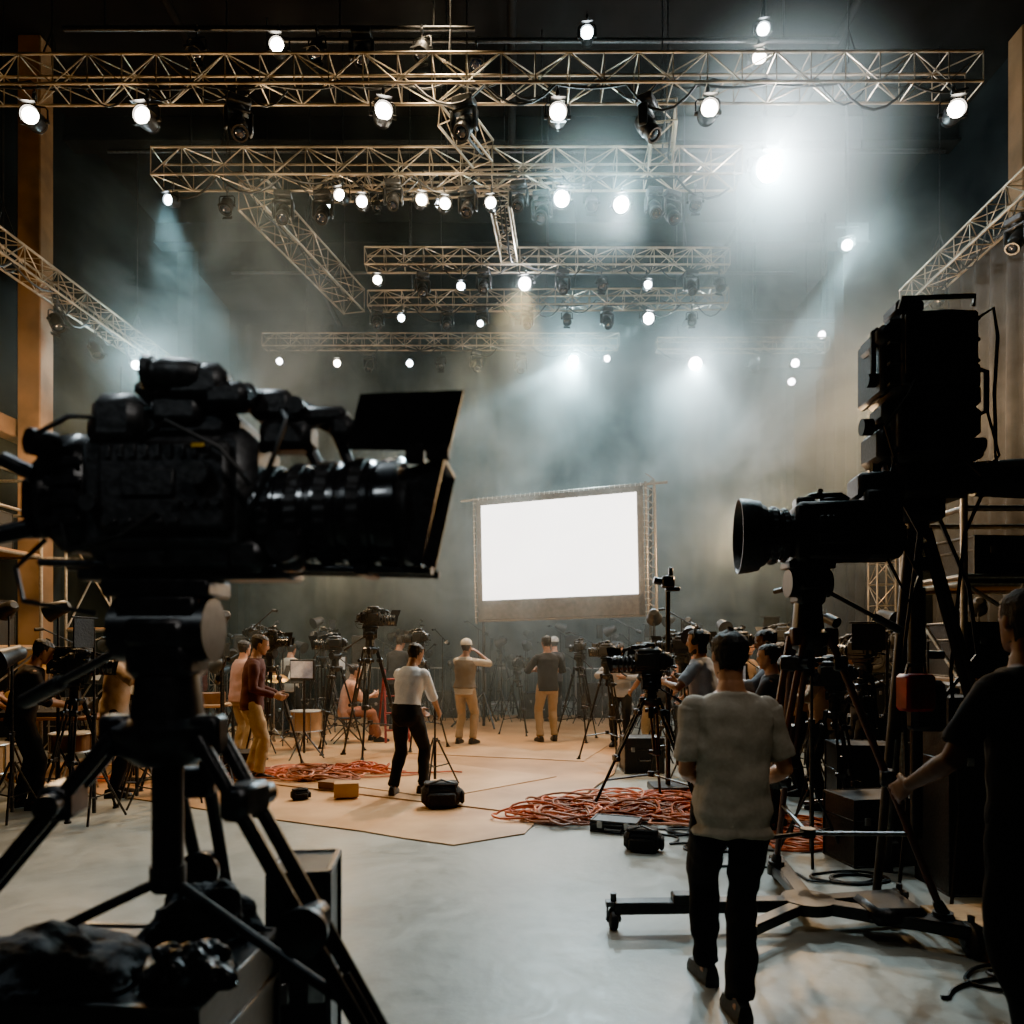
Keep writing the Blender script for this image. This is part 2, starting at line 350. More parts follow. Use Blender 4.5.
# ------------------------------------------------------------ projection screen
def screen():
    A=V((-.70,14.8,0)); B=V((2.45,13.7,0)); w=(B-A).length; ang=math.degrees(math.atan2(B.y-A.y,B.x-A.x))
    for k in range(13):
        q=A.lerp(B,k/12)
        for dy in(-.45,0,.45): OCC.append((q.x,q.y+dy))
    t=thing('projection_screen','large glowing white projection screen with laced frame on a stand','screen',A,ang)
    z0,z1=2.17,4.58
    sh=Matrix.Translation((w/2,0,3.3))@Matrix.Rotation(rad(-1.2),4,'Y')@Matrix.Translation((-w/2,0,-3.3))
    part('screen_surface',MB(sh).box((w/2,-.02,(z0+.4+z1-.12)/2),(w-.24,.02,z1-z0-.52),.0),SCR,t)
    GB=mat('screen_border',(.13,.11,.09),.6)
    mb=MB(sh).box((w/2,.02,z1-.05),(w,.06,.12),.01).box((w/2,.02,z0+.2),(w,.06,.38),.01).box((.06,.02,(z0+z1)/2),(.12,.06,z1-z0),.01).box((w-.06,.02,(z0+z1)/2),(.12,.06,z1-z0),.01)
    part('frame',mb,GB,t)
    mb=MB(sh).cyl((-.35,.06,z1+.03),(w+.45,.06,z1+.03),.028).cyl((0,.06,z0),(w,.06,z0),.028)
    for x in(-.06,w+.04,w+.20): mb.cyl((x,.06,z0-.05),(x,.06,z1+.08),.026)
    k=z0
    while k<z1: mb.cyl((w+.04,.06,k),(w+.20,.06,k+.12),.012,n=6); mb.cyl((w+.04,.06,k+.24),(w+.20,.06,k+.12),.012,n=6); k+=.24
    part('pipe_frame',mb,ALU,t)
    mb=MB(sh); n=34
    for k in range(n): x=w*(k+.5)/n; mb.torus((x,.04,z1+.01),.05,.008,(1,.2,0),10)
    for k in range(20): z=z0+(z1-z0)*(k+.5)/20; mb.torus((-.03,.04,z),.05,.007,(0,.2,1),8); mb.torus((w+.02,.04,z),.05,.007,(0,.2,1),8)
    part('lacing_cord',mb,PAPER,t)
    for x in(.1,w+.1):
        mb=MB().cyl((x,.12,.02),(x,.12,z1),.03)
        for a,b in((-.45,-.6),(.45,-.6),(0,.7)): mb.cyl((x,.12,.7),(x+a,.12+b,.05),.02)
        part('stand',mb,DKM,t)
screen()

# ------------------------------------------------------------ stage mat
def sheet(pts,z,h,m,label,name='stage_mat'):
    c=sum((V((*p,0)) for p in pts),V((0,0,0)))/len(pts); Q=[]
    for a,b in zip(pts,pts[1:]+pts[:1]):
        n=14
        for k in range(n):
            p=V((*a,0)).lerp(V((*b,0)),k/n); w=noise.noise(p*1.7)*.035+noise.noise(p*9)*.012; Q.append(p+V((w,w*.8,0))-c)
    solo(name,MB().poly([V((q.x,q.y,0)) for q in Q],(0,0,h)),m,label,'floor mat',(c.x,c.y,z))
M2=mat('mat_brown',(.35,.195,.09),.42,0,.2,1.1,.06,col2=(.56,.345,.18)); M3=mat('mat_pale',(.42,.255,.125),.42,0,.2,1.3,.05,col2=(.62,.41,.235))
sheet([(-6.6,9.2),(-.47,6.08),(.12,6.45),(.25,7.1),(-6.2,10.8)],.0,.012,WOODL,'worn tan floor mat laid over concrete')
sheet([(-6.2,10.4),(-.12,7.3),(.45,7.25),(1.3,9.4),(2.9,17.2),(-5.2,17.2)],.014,.012,M2,'large worn tan stage mat running under the crew')
sheet([(-2.9,9.1),(-.75,7.85),(.55,9.1),(-1.6,10.6)],.028,.008,M3,'paler worn plywood panel laid over the mat','stage_board')
sheet([(-1.7,11.1),(1.0,10.3),(1.9,13.0),(-1.0,13.9)],.028,.008,M3,'paler worn plywood panel laid over the mat','stage_board')

# ------------------------------------------------------------ cameras and tripods
def cinema_camera(loc,rot,scale=1,label='black digital cinema camera with large zoom lens and matte box',near=False):
    t=thing('film_camera',label,'camera',loc,rot,scale=scale)
    body=MB().box((.03,0,.19),(.40,.20,.29),.035).box((.05,-.108,.2),(.30,.03,.2),.012).box((.05,.105,.2),(.30,.02,.2),.01).box((.02,0,.345),(.36,.18,.09),.03).box((.19,0,.19),(.11,.20,.30),.035).box((-.06,-.09,.35),(.12,.08,.12),.025).box((.07,-.07,.375),(.12,.08,.07),.016)
    for k in range(9): body.box((-.07+k*.028,-.125,.275),(.012,.006,.03),.001)
    for k in range(5): body.box((-.06+k*.035,-.126,.12),(.02,.008,.012),.002)
    for k in range(4): body.cyl((.09+.03*k,-.12,.16),(.09+.03*k,-.135,.16),.008,n=10)
    body.box((.02,-.127,.205),(.12,.006,.06),.003).cyl((.14,-.12,.22),(.14,-.15,.22),.026,n=18).cyl((-.11,-.12,.16),(-.11,-.14,.16),.02,n=16)
    bd=part('body',body,BLK2,t)
    part('label_strip',MB().box((.135,-.129,.285),(.028,.004,.009),.001),YEL,bd,'small amber marking')
    bt=MB().box((-.20,0,.20),(.12,.17,.27),.035).box((-.275,0,.20),(.08,.15,.20),.035).box((-.32,.0,.19),(.04,.08,.1),.01).cyl((-.3,-.05,.12),(-.38,-.06,.10),.022).cyl((-.3,.03,.12),(-.37,.03,.12),.014).cyl((-.28,-.07,.24),(-.34,-.09,.27),.018).cyl((-.22,-.08,.3),(-.25,-.13,.3),.03,n=14)
    for k in range(4): bt.box((-.2,-.088,.13+.045*k),(.09,.01,.02),.003)
    part('battery',bt,BLK,t)
    P=[(0,.085),(.03,.088),(.031,.112),(.07,.112),(.074,.108),(.09,.108),(.094,.117),(.14,.119),(.144,.114),(.155,.114),(.159,.122),(.21,.124),(.214,.118),(.225,.118),(.229,.127),(.285,.129),(.289,.123),(.30,.123),(.304,.130),(.345,.134),(.350,.125),(.338,.112)]
    ln=part('lens_barrel',MB().lathe((.22,0,.148),(1,0,0),P,48),GLOSS,t)
    for x,r in((.05,.114),(.115,.120),(.18,.125),(.255,.130)):
        part('focus_ring',MB().lathe((.22+x-.016,0,.148),(1,0,0),[(0,r-.004),(.003,r),(.029,r),(.032,r-.004)],120,.003),RUB,ln)
    part('front_glass',MB().lathe((.545,0,.148),(1,0,0),[(0,.106),(.005,.104),(.018,.06),(.022,.003)],32),GLASS,ln)
    mb=MB(); X0,X1=.585,.648; zc=.138; th=.007
    def q4(x,a,b,e=0): return [V((x-e,-a,zc-b)),V((x-e,a,zc-b)),V((x+e,a,zc+b)),V((x+e,-a,zc+b))]
    mb.rings([q4(X0,.085,.10),q4(X1,.095,.122,.026),q4(X1,.095-th,.122-th,.026),q4(X0+.012,.075,.09)],True)
    mb.cyl((.560,0,zc+.005),(.590,0,zc+.005),.112,n=32)
    mx=part('matte_box',mb,BLK2,t)
    fl=MB().poly([V((.46,-.105,.278)),V((.685,-.105,.270)),V((.722,-.13,.395)),V((.495,-.13,.390))],V((0,.005,0)))
    fl.box((.66,-.10,.268),(.05,.03,.03),.003).box((.61,-.10,.266),(.04,.03,.04),.003)
    part('sunshade_flag',fl,BLK,mx,'large slanted flat black flag')
    mb=MB().tube([(-.05,0,.38),(-.05,0,.425),(.0,0,.44),(.28,-.01,.42),(.42,-.01,.35)],.022,10).box((.12,0,.405),(.07,.06,.07),.012).box((.0,0,.45),(.14,.08,.05),.018).box((.26,0,.405),(.10,.08,.07),.014).box((.36,-.02,.375),(.16,.06,.04),.012).box((.43,-.02,.345),(.06,.07,.06),.016).box((.30,-.02,.33),(.12,.08,.07),.015)
    mb.cyl((.30,0,.40),(.36,0,.27),.014).cyl((.40,0,.36),(.44,0,.26),.014).cyl((.22,-.03,.42),(.22,-.07,.42),.022).cyl((.33,-.03,.39),(.33,-.07,.39),.02)
    part('carry_handle',mb,BLK2,t)
    mb=MB().lathe((.13,-.10,.445),(-1,-.1,.04),[(0,.03),(.02,.038),(.08,.038),(.09,.032),(.10,.032),(.105,.040),(.12,.042),(.125,.035)],20).cyl((.08,0,.42),(.08,-.1,.43),.018).box((.12,-.09,.43),(.14,.07,.09),.022).box((.19,-.09,.40),(.10,.07,.06),.015)
    part('viewfinder',mb,BLK2,t)
    mb=MB().cyl((-.28,-.05,.04),(.64,-.05,.015),.0095).cyl((-.28,.05,.04),(.64,.05,.015),.0095).box((.06,0,.045),(.34,.17,.05),.012).box((.06,0,.012),(.50,.11,.028),.006).box((.48,0,.02),(.03,.14,.03),.005).box((.33,-.09,.05),(.06,.05,.08),.012).cyl((.33,-.10,.06),(.33,-.15,.06),.036,n=20).box((.22,-.03,.05),(.09,.13,.08),.018)
    part('rod_support',mb,DKM,t)
    for c in([(-.2,-.09,.12),(-.14,-.16,.05),(-.02,-.17,.08),(.04,-.13,.14)],[(-.26,-.07,.26),(-.24,-.13,.31),(-.15,-.14,.35),(-.04,-.08,.36)],[(.28,-.02,.40),(.33,-.12,.34),(.3,-.15,.22),(.24,-.12,.12)],[(-.3,0,.1),(-.36,-.02,.03),(-.32,-.05,-.05),(-.15,-.04,-.08)],[(.0,-.12,.3),(.08,-.16,.33),(.2,-.16,.27),(.25,-.12,.2)]):
        part('cable',MB().tube(c,.006,6),BLKC,t)
    return t
def studio_camera(loc,rot,scale=1):
    t=thing('studio_camera','black broadcast camera with flared box lens on a wheeled tripod','camera',loc,rot,scale=scale)
    mb=MB().box((-.08,0,.16),(.40,.26,.32),.02).box((-.33,0,.19),(.20,.26,.38),.02).box((-.12,.135,.16),(.26,.02,.16),.01).box((.09,0,.15),(.08,.28,.32),.02).box((-.44,0,.12),(.06,.14,.16),.02).cyl((-.1,.13,.24),(-.1,.16,.24),.03)
    for k in range(7): mb.box((-.2+.03*k,.147,.22),(.014,.012,.05),.001)
    for k in range(5): mb.cyl((-.2+.035*k,.14,.1),(-.2+.035*k,.157,.1),.01,n=10)
    part('body',mb,BLK2,t)
    ln=part('lens_barrel',MB().lathe((.12,0,.15),(1,0,0),[(0,.12),(.03,.125),(.032,.145),(.07,.147),(.072,.135),(.085,.135),(.087,.158),(.14,.160),(.142,.148),(.15,.148),(.152,.168),(.17,.170)],40),GLOSS,t)
    part('lens_hood',MB().lathe((.27,0,.15),(1,0,0),[(0,.168),(.02,.178),(.03,.178),(.035,.198),(.09,.210),(.15,.215),(.15,.207),(.05,.165)],40),BLK2,ln)
    part('front_glass',MB().lathe((.29,0,.15),(1,0,0),[(0,.15),(.01,.14),(.03,.06),(.034,.003)],32),GLASS,ln)
    for x,r in((.05,.147),(.113,.160)):
        part('focus_ring',MB().lathe((.12+x-.014,0,.15),(1,0,0),[(0,r-.004),(.003,r),(.025,r),(.028,r-.004)],96,.005),RUB,ln)
    part('carry_handle',MB().tube([(.06,0,.30),(.06,0,.34),(.02,0,.37),(-.14,0,.37),(-.18,0,.34)],.018,10).box((-.08,0,.33),(.12,.08,.05),.01).box((.06,0,.32),(.10,.12,.08),.012).cyl((-.02,0,.37),(-.02,.05,.39),.015),BLK,t)
    part('viewfinder',MB().box((-.32,-.03,.41),(.22,.24,.14),.02).box((-.43,-.03,.39),(.05,.22,.16),.02).cyl((-.28,0,.25),(-.28,0,.35),.03),BLK2,t)
    part('mount_plate',MB().box((-.06,0,.004),(.4,.12,.008),.002),DKM,t)
    part('cable',MB().tube([(-.42,.1,.1),(-.5,.14,-.1),(-.45,.15,-.25),(-.4,.1,-.1),(-.36,.08,.0)],.009,6),BLKC,t)
    return t
BRL=mat('brown_leg',(.08,.032,.022),.4,0,.3,9,.05)
def tripod(loc,H,feet,label,m=BLK,thick=1.,handle=(-.45,-.15,-.25),hub=.20,red=False,rot=0,post=0,knob=0):
    t=thing('tripod',label,'tripod',loc,rot); k=thick
    hz=H-hub*1.7
    hd=part('fluid_head',MB().box((0,0,H-.015*k),(.18*k,.10*k,.03*k),.006).box((0,0,H-.05*k),(.14*k,.10*k,.05*k),.012).cyl((-.08*k,0,H-.085*k),(.08*k,0,H-.085*k),.055*k,n=20).box((0,0,H-.09*k),(.14*k,.12*k,.09*k),.03*k).box((0,0,H-.13*k),(.11*k,.10*k,.08*k),.02).cyl((0,0,H-.16*k),(0,0,H-.09*k),.055*k,.055*k,n=20),BLK,t)
    if handle:
        e=V(handle); part('pan_handle',MB().cyl((0,0,H-.075*k),V((0,0,H-.075*k))+e*.75,.008*k).cyl(V((0,0,H-.075*k))+e*.72,V((0,0,H-.075*k))+e,.015*k),BLK2,hd)
    part('bowl',MB().lathe((0,0,hz-.05*k),(0,0,1),[(0,.05*k),(.02*k,.075*k),(.05*k,.088*k),(.065*k,.088*k),(.08*k,.06*k),(max(.12*k,H-.15*k-hz+.05*k),.05*k)],24).cyl((0,0,hz-.15*k-post),(0,0,hz-.03*k),.026*k),m,t)
    for n_,f in enumerate(feet):
        f=V(f); d=V((f.x,f.y,0)).normalized(); a=V((0,0,hz))+d*.08*k; s=V((-d.y,d.x,0))
        L=f-a; mid=a+L*.52
        mb=MB().box(a,(.05*k,.05*k,.07*k),.01)
        for q in(-1,1): mb.cyl(a+s*.03*k*q,mid+s*.022*k*q,.013*k,n=10)
        mb.cyl(a+L*.36,a+L*.97,.0135*k,n=10)
        lg=part('leg',mb,BRL if red else m,t)
        rr=Matrix.Rotation(math.atan2(d.y,d.x),3,'Z')
        for fr in(.52,.10): 
            q=a+L*fr; part('leg_clamp',MB().box(q,(.05*k,.085*k,.06*k),.012,rr).cyl(q+s*.04*k,q+s*.07*k,.02*k,n=12),DKM,lg)
        if knob:
            q=a+L*knob; part('leg_knob',MB().box(q,(.06,.09,.07),.015,rr).lathe(q+V((0,-.03,0)),(0,-1,0),[(0,.03),(.02,.035),(.025,.052),(.05,.055),(.055,.045),(.058,.02)],20),BLK,lg)
        part('foot',MB().cyl(a+L*.95,f+V((0,0,.012)),.017*k,.024*k,n=12).cyl(f+V((0,0,.0)),f+V((0,0,.02)),.035*k,n=14),RUB,lg)
    mb=MB(); c=V((0,0,max(.18,hz*.32)))
    if post: c=V((0,0,hz-.15*k-post+.03))
    for f in feet:
        f=V(f); d=V((f.x,f.y,0)).normalized(); a=V((0,0,hz))+d*.085*k; q=a+(f-a)*(.42 if post else .72)
        mb.cyl(c,q,.009*k,n=8)
    mb.cyl(c-V((0,0,.02)),c+V((0,0,.03)),.03*k)
    part('spreader',mb,DKM,t)
    return t
def std_feet(r,a0=0): return [(r*math.cos(rad(a0+120*k)),r*math.sin(rad(a0+120*k)),0) for k in range(3)]

cinema_camera((-.80,1.72,1.80),-3,.98,near=True)
tripod((-.80,1.72,0),1.80,[(-1.25,-.18,0),(1.0,-.22,0),(-.12,.95,0)],'heavy black tripod with wide spread legs under a cinema camera',BLK,1.35,(-.5,.25,-.2),.21,post=.16,knob=.28)
def flight_case(loc,size,rot=0,label='black flight case with metal edges',m=BLK2,edge=DKM,group=None):
    t=thing('flight_case',label,'case',loc,rot,group); w,d,h=size
    part('body',MB().box((0,0,h/2),(w,d,h),.008),m,t)
    mb=MB(); e=.018
    for sx in(-1,1):
        for sy in(-1,1): mb.box((sx*w/2,sy*d/2,h/2),(e,e,h+.004),.003)
    for z in(.005,h*.68,h-.003):
        for s_ in(-1,1): mb.box((0,s_*d/2,z),(w,e,e),.003).box((s_*w/2,0,z),(e,d,e),.003)
    part('edge_trim',mb,edge,t)
    for x in(-.3,.3): part('latch',MB().box((w*x,-d/2-.008,h*.68),(.05,.015,.06),.004),STEEL,t)
    part('handle',MB().tube([(-.07,-d/2-.005,h*.4),(-.07,-d/2-.04,h*.38),(.07,-d/2-.04,h*.38),(.07,-d/2-.005,h*.4)],.008,6),STEEL,t); return t
flight_case((-.95,1.72,0),(.68,.44,.56),3,'large black road case standing below the tripod',BLK,BLK)
flight_case((-.93,1.72,.575),(.62,.42,.34),-4,'black equipment case stacked on a road case',BLK,BLK)
flight_case((-.60,2.15,0),(.16,.22,1.02),6,'narrow grey aluminium equipment case',mat('case_alu',(.05,.053,.05),.45,.6),DKM)
def crumple(name,loc,size,m,label,cat,seed=0,amp=.25,sc=3.):
    n,k=72,40; vs=[];mb=MB()
    for j in range(k+1):
        th=max(-1.5,min(1.5,-math.pi/2+math.pi*j/k)); ring=[]
        for i in range(n):
            a=2*math.pi*i/n; p=V((math.cos(th)*math.cos(a),math.cos(th)*math.sin(a),math.sin(th)))
            q=1+amp*noise.fractal(p*sc+V((seed,0,0)),1.1,2.,4)
            p=V((p.x*size[0]*q,p.y*size[1]*q,max(-.02,p.z*q)*size[2])); ring.append(p+V((0,0,.02*size[2])))
        vs.append(ring)
    mb.rings(vs); return solo(name,mb,m,label,cat,loc)
crumple('plastic_cover',(-1.03,1.62,.925),(.20,.13,.09),BAGM,'crumpled dark plastic rain cover lying on a case','cover',1,.3,1.6)
crumple('cloth_bag',(-.78,1.86,.925),(.13,.08,.12),BAGM,'slumped black cloth bag on a case','bag',5,.3,1.4)
crumple('cloth_bag',(-.70,1.6,.925),(.10,.08,.07),PLAS,'small bunched plastic bag on a case','bag',8,.4,1.6)

SC=V((1.74,4.35,0))
studio_camera((1.78,4.35,2.142),180-9,1.04)
tripod(SC,2.14,[(-.50,-.42,.17),(.62,-.30,.17),(.05,.66,.17)],'tall black tripod with brown legs standing on a wheeled dolly',BLK,1.5,(.42,-.25,-.3),.26,red=True)
def dolly(loc):
    t=thing('tripod_dolly','low black three-armed wheeled dolly carrying a tripod','dolly',loc)
    mb=MB().cyl((0,0,.10),(0,0,.165),.15,n=24)
    ends=[(-1.15,-.05,.06),(.70,-.42,.09),(.12,.85,.06),(.60,.12,.09)]
    for x,y,_ in ends:
        d=V((x,y,0)); mb.box(d/2+V((0,0,.13)),(d.length,.10,.07),.008,Matrix.Rotation(math.atan2(y,x),3,'Z'))
    for x,y in((-.50,-.42),(.62,-.30),(.05,.66)):
        d=V((x,y,0)); mb.box(d/2+V((0,0,.13)),(d.length+.06,.08,.06),.008,Matrix.Rotation(math.atan2(y,x),3,'Z')).cyl((x,y,.10),(x,y,.168),.06,n=16)
    mb.box((-.75,-.05,.18),(.12,.1,.06),.01).box((.40,-.15,.15),(.3,.3,.10),.03)
    part('frame',mb,BLK,t)
    for x,y,r in ends:
        ck=part('caster_fork',MB().box((x-.036,y,.09),(.008,.04,.09),.002).box((x+.036,y,.09),(.008,.04,.09),.002).cyl((x,y,.12),(x,y,.21),.018).box((x,y,.15),(.09,.06,.03),.002).cyl((x-.045,y,r),(x+.045,y,r),.01),DKM,t)
        part('wheel',MB().lathe((x-.028,y,r),(1,0,0),[(0,r*.6),(.005,r*.9),(.012,r),(.044,r),(.051,r*.9),(.056,r*.6)],24),RUB,ck)
dolly(SC)

def big_rig(loc):
    t=thing('studio_floodlight','tall black studio floodlight with handles on a heavy stand','studio light',loc,-4,scale=1.06)
    mb=MB().box((0,0,3.25),(.46,.42,.50),.05).box((-.25,0,3.22),(.06,.36,.40),.02).box((-.24,-.05,3.36),(.12,.30,.12),.03).box((.02,-.23,3.25),(.42,.05,.42),.015).box((-.12,-.1,3.52),(.16,.2,.08),.02).box((.12,0,3.50),(.14,.26,.05),.02).box((.24,-.05,3.12),(.10,.26,.18),.03).cyl((-.25,-.1,3.12),(-.33,-.1,3.12),.04,n=14)
    for k in range(8): mb.box((-.17+.05*k,-.262,3.27),(.02,.02,.34),.004)
    for k in range(4): mb.box((0,0,3.06+.12*k),(.50,.46,.02),.004)
    part('upper_housing',mb,BLK2,t)
    mb=MB().box((.02,0,2.82),(.46,.38,.40),.04).box((.0,-.2,2.80),(.40,.06,.28),.015).box((.25,0,2.86),(.12,.3,.18),.03).box((.28,-.05,2.70),(.08,.2,.12),.02).box((-.22,0,2.74),(.12,.28,.2),.03).box((-.20,-.05,2.93),(.12,.22,.12),.03).box((.1,-.15,2.98),(.3,.2,.12),.02)
    for k in range(6): mb.box((-.14+.05*k,-.235,2.8),(.02,.01,.14),.003)
    part('lower_housing',mb,BLK2,t)
    for c,r in(([(-.27,-.1,3.1),(-.30,-.12,3.12),(-.30,-.12,3.4),(-.27,-.1,3.42)],.016),([(.28,-.1,2.9),(.34,-.12,2.92),(.34,-.12,3.15),(.28,-.1,3.18)],.016),([(-.2,-.24,3.48),(-.2,-.26,3.53),(.2,-.26,3.53),(.2,-.24,3.48)],.014)):
        part('handle',MB().tube(c,r,8),BLK,t)
    part('knob',MB().cyl((-.28,-.05,2.86),(-.34,-.05,2.86),.05,n=16),BLK,t); part('knob',MB().cyl((.3,-.05,2.74),(.36,-.05,2.74),.045,n=16),BLK,t)
    mb=MB().box((.05,0,2.55),(.42,.30,.26),.04).box((.0,0,2.38),(.26,.22,.18),.03).cyl((-.20,0,2.56),(.3,0,2.56),.10,n=20).cyl((.28,-.1,2.53),(.62,-.14,2.52),.10,.12,n=20).cyl((.62,-.14,2.52),(.66,-.14,2.52),.135,n=20)
    mb.tube([(-.22,0,2.9),(-.24,0,2.6),(-.12,0,2.42)],.035,8)
    part('pan_head',mb,BLK2,t)
    part('mast',MB().cyl((0,0,.4),(0,0,2.36),.035,n=14).cyl((0,0,1.3),(0,0,1.9),.05,n=14).cyl((0,0,2.2),(0,0,2.36),.07,n=16).cyl((.05,-.05,1.5),(.12,-.09,1.5),.025).cyl((0,0,2.0),(0,0,2.08),.065).box((.02,-.06,1.2),(.2,.16,.3),.03),BLK,t)
    for x,y in((-.30,-.15),(.5,-.35),(.1,.65)):
        d=V((x,y,0)); a=V((0,0,2.25))+d.normalized()*.06
        lg=part('leg',MB().cyl(a,d+V((0,0,.03)),.024,n=10).cyl(a+V((0,0,-.08)),d*.55+V((0,0,1.0)),.03,n=10),mat('worn_grey_tube',(.08,.075,.07),.45,.5),t)
        part('foot',MB().cyl(d,d+V((0,0,.06)),.04,n=12),RUB,lg)
    for c,r in(([(.2,-.2,3.4),(.29,-.28,3.45),(.33,-.25,3.3),(.34,-.2,3.0),(.36,-.18,2.6),(.2,-.15,2.2),(.15,-.1,1.4),(.2,-.1,.6),(.1,-.2,.02)],.011),([(-.2,-.2,2.7),(-.26,-.25,2.5),(-.1,-.25,2.2),(-.12,-.1,1.5),(-.1,-.1,.6),(-.2,-.2,.02)],.01),([(.1,-.2,2.7),(.2,-.32,2.5),(.32,-.28,2.62),(.3,-.2,2.9)],.008),([(.1,.0,2.4),(.25,-.1,1.9),(.3,-.1,1.5),(.1,-.05,1.2)],.012),([(-.1,-.24,3.1),(-.2,-.34,2.95),(-.3,-.28,2.8),(-.2,-.2,2.6)],.012)):
        part('cable',MB().tube(c,r,6),BLKC,t)
big_rig((2.58,4.72,0))

# ------------------------------------------------------------ generic gear
def light_stand(loc,H,label='black light stand with a small lamp head',lamp=True,m=DKM,rot=0,group='equipment stands'):
    t=thing('light_stand',label,'stand',loc,rot,group)
    part('pole',MB().cyl((0,0,.08),(0,0,H*.55),.017).cyl((0,0,H*.5),(0,0,H),.011).cyl((0,0,H*.53),(0,0,H*.56),.025).cyl((.02,0,H*.545),(.06,0,H*.545),.01),m,t)
    for k in range(3):
        a=rad(120*k+20); c,s=math.cos(a),math.sin(a)
        part('leg',MB().cyl((c*.02,s*.02,.55),(c*.28,s*.28,.015),.011,n=8).cyl((0,0,.22),(c*.17,s*.17,.25),.008,n=8),m,t)
    if lamp:
        d=V((.8,-.5,-.35)).normalized()
        part('lamp_head',MB().lathe(V((0,0,H+.06))-d*.12,d,[(0,.04),(.03,.07),(.1,.08),(.22,.10),(.24,.11),(.24,.09)],16).cyl((0,0,H-.02),(0,0,H+.04),.02),BLK2,t)
    return t
def boom_stand(loc,H,rot=0,label='black boom stand with an angled arm'):
    t=light_stand(loc,H,label,False,rot=rot)
    part('boom_arm',MB().cyl((-.2,0,H-.10),(.32,0,H+.16),.010,n=8).cyl((-.26,0,H-.125),(-.16,0,H-.085),.04).cyl((.32,0,H+.16),(.42,0,H+.15),.022),BLK,t); return t
def flag_stand(loc,H,rot=0):
    t=light_stand(loc,H,'black stand holding a square cloth flag',False,rot=rot)
    part('flag',MB().box((.16,0,H-.05),(.30,.012,.26),.003).cyl((-.05,0,H+.09),(.33,0,H+.09),.008),BAGM,t); return t
def music_stand(loc,rot=0):
    t=thing('music_stand','black music stand with white sheet','music stand',loc,rot,'music stands')
    mb=MB().cyl((0,0,.1),(0,0,1.05),.012)
    for k in range(3): a=rad(120*k); mb.cyl((0,0,.25),(math.cos(a)*.28,math.sin(a)*.28,.01),.01,n=8)
    part('stand',mb,BLK,t)
    rt=Matrix.Rotation(rad(-25),3,'X')
    part('desk',MB().box((0,.02,1.15),(.48,.012,.33),.003,rt).box((0,-.06,1.01),(.48,.06,.012),.003),BLK,t)
    part('sheet',MB().box((0,.005,1.16),(.24,.004,.20),.0,rt),PAPER,t); return t
def folding_chair(loc,rot=0):
    t=thing('folding_chair','black metal folding chair','chair',loc,rot,'folding chairs')
    part('seat',MB().box((0,0,.42),(.42,.40,.03),.01),BLK2,t); part('backrest',MB().box((0,-.25,.74),(.42,.03,.22),.012),BLK2,t)
    for s in(-1,1): part('leg',MB().tube([(s*.21,-.28,.85),(s*.21,-.18,.44),(s*.21,.22,.01)],.011,8).cyl((s*.19,.16,.43),(s*.19,-.25,.01),.011),DKM,t)
def table(loc,w,d,h,rot=0,label='plain wooden work table with metal legs',m=WOODD):
    t=thing('work_table',label,'table',loc,rot); OCC.append((loc[0]-w*.35,loc[1])); OCC.append((loc[0]+w*.35,loc[1]))
    part('table_top',MB().box((0,0,h-.02),(w,d,.04),.006),m,t)
    for sx in(-1,1):
        for sy in(-1,1): part('leg',MB().cyl((sx*(w/2-.06),sy*(d/2-.06),0),(sx*(w/2-.06),sy*(d/2-.06),h-.04),.018),DKM,t)
def console(loc,w=.9,rot=0):
    t=thing('mixing_console','black mixing console with rows of knobs and faders','console',loc,rot)
    part('body',MB().poly([V((-w/2,-.3,0)),V((-w/2,.3,0)),V((-w/2,.3,.2)),V((-w/2,-.3,.06))],V((w,0,0))),BLK2,t)
    for i in range(12):
        for j in range(4): y=-.2+.12*j; part('knob',MB().cyl((-w/2+.05+i*(w-.1)/11,y,.075+(y+.3)*.22),(-w/2+.05+i*(w-.1)/11,y,.105+(y+.3)*.22),.012,n=8),ALU,t)
def drum(loc,r,h,rot=0,label='small drum with brass coloured shell on a stand',m=BRASS,z=.6):
    t=thing('drum',label,'drum',loc,rot)
    part('shell',MB().cyl((0,0,z),(0,0,z+h),r,n=28),m,t)
    part('drumhead',MB().cyl((0,0,z+h),(0,0,z+h+.006),r*.97,n=28),mat('drum_skin',(.30,.25,.19),.6),t)
    mb=MB().torus((0,0,z+h),r+.008,.01,n=28).torus((0,0,z),r+.008,.01,n=28)
    for k in range(6): a=k*math.pi/3; mb.cyl((math.cos(a)*(r+.01),math.sin(a)*(r+.01),z),(math.cos(a)*(r+.01),math.sin(a)*(r+.01),z+h),.007,n=6)
    part('hoop',mb,STEEL,t)
    for k in range(3): a=k*2*math.pi/3; part('leg',MB().cyl((math.cos(a)*r*.8,math.sin(a)*r*.8,z),(math.cos(a+.5)*r*1.2,math.sin(a+.5)*r*1.2,.0),.012,n=8),STEEL,t)
def cymbal(loc,H,rot=0):
    t=thing('cymbal','brass cymbal tilted on a chrome stand','cymbal',loc,rot)
    part('plate',MB().lathe((0,0,H),V((.2,-.25,1)),[(-.012,.22),(0,.20),(.012,.06),(.03,.04),(.035,.01)],28),BRASS,t)
    mb=MB().cyl((0,0,.15),(0,0,H+.02),.012)
    for k in range(3): a=k*2.094; mb.cyl((0,0,.35),(math.cos(a)*.3,math.sin(a)*.3,.01),.01,n=8)
    part('stand',mb,STEEL,t)
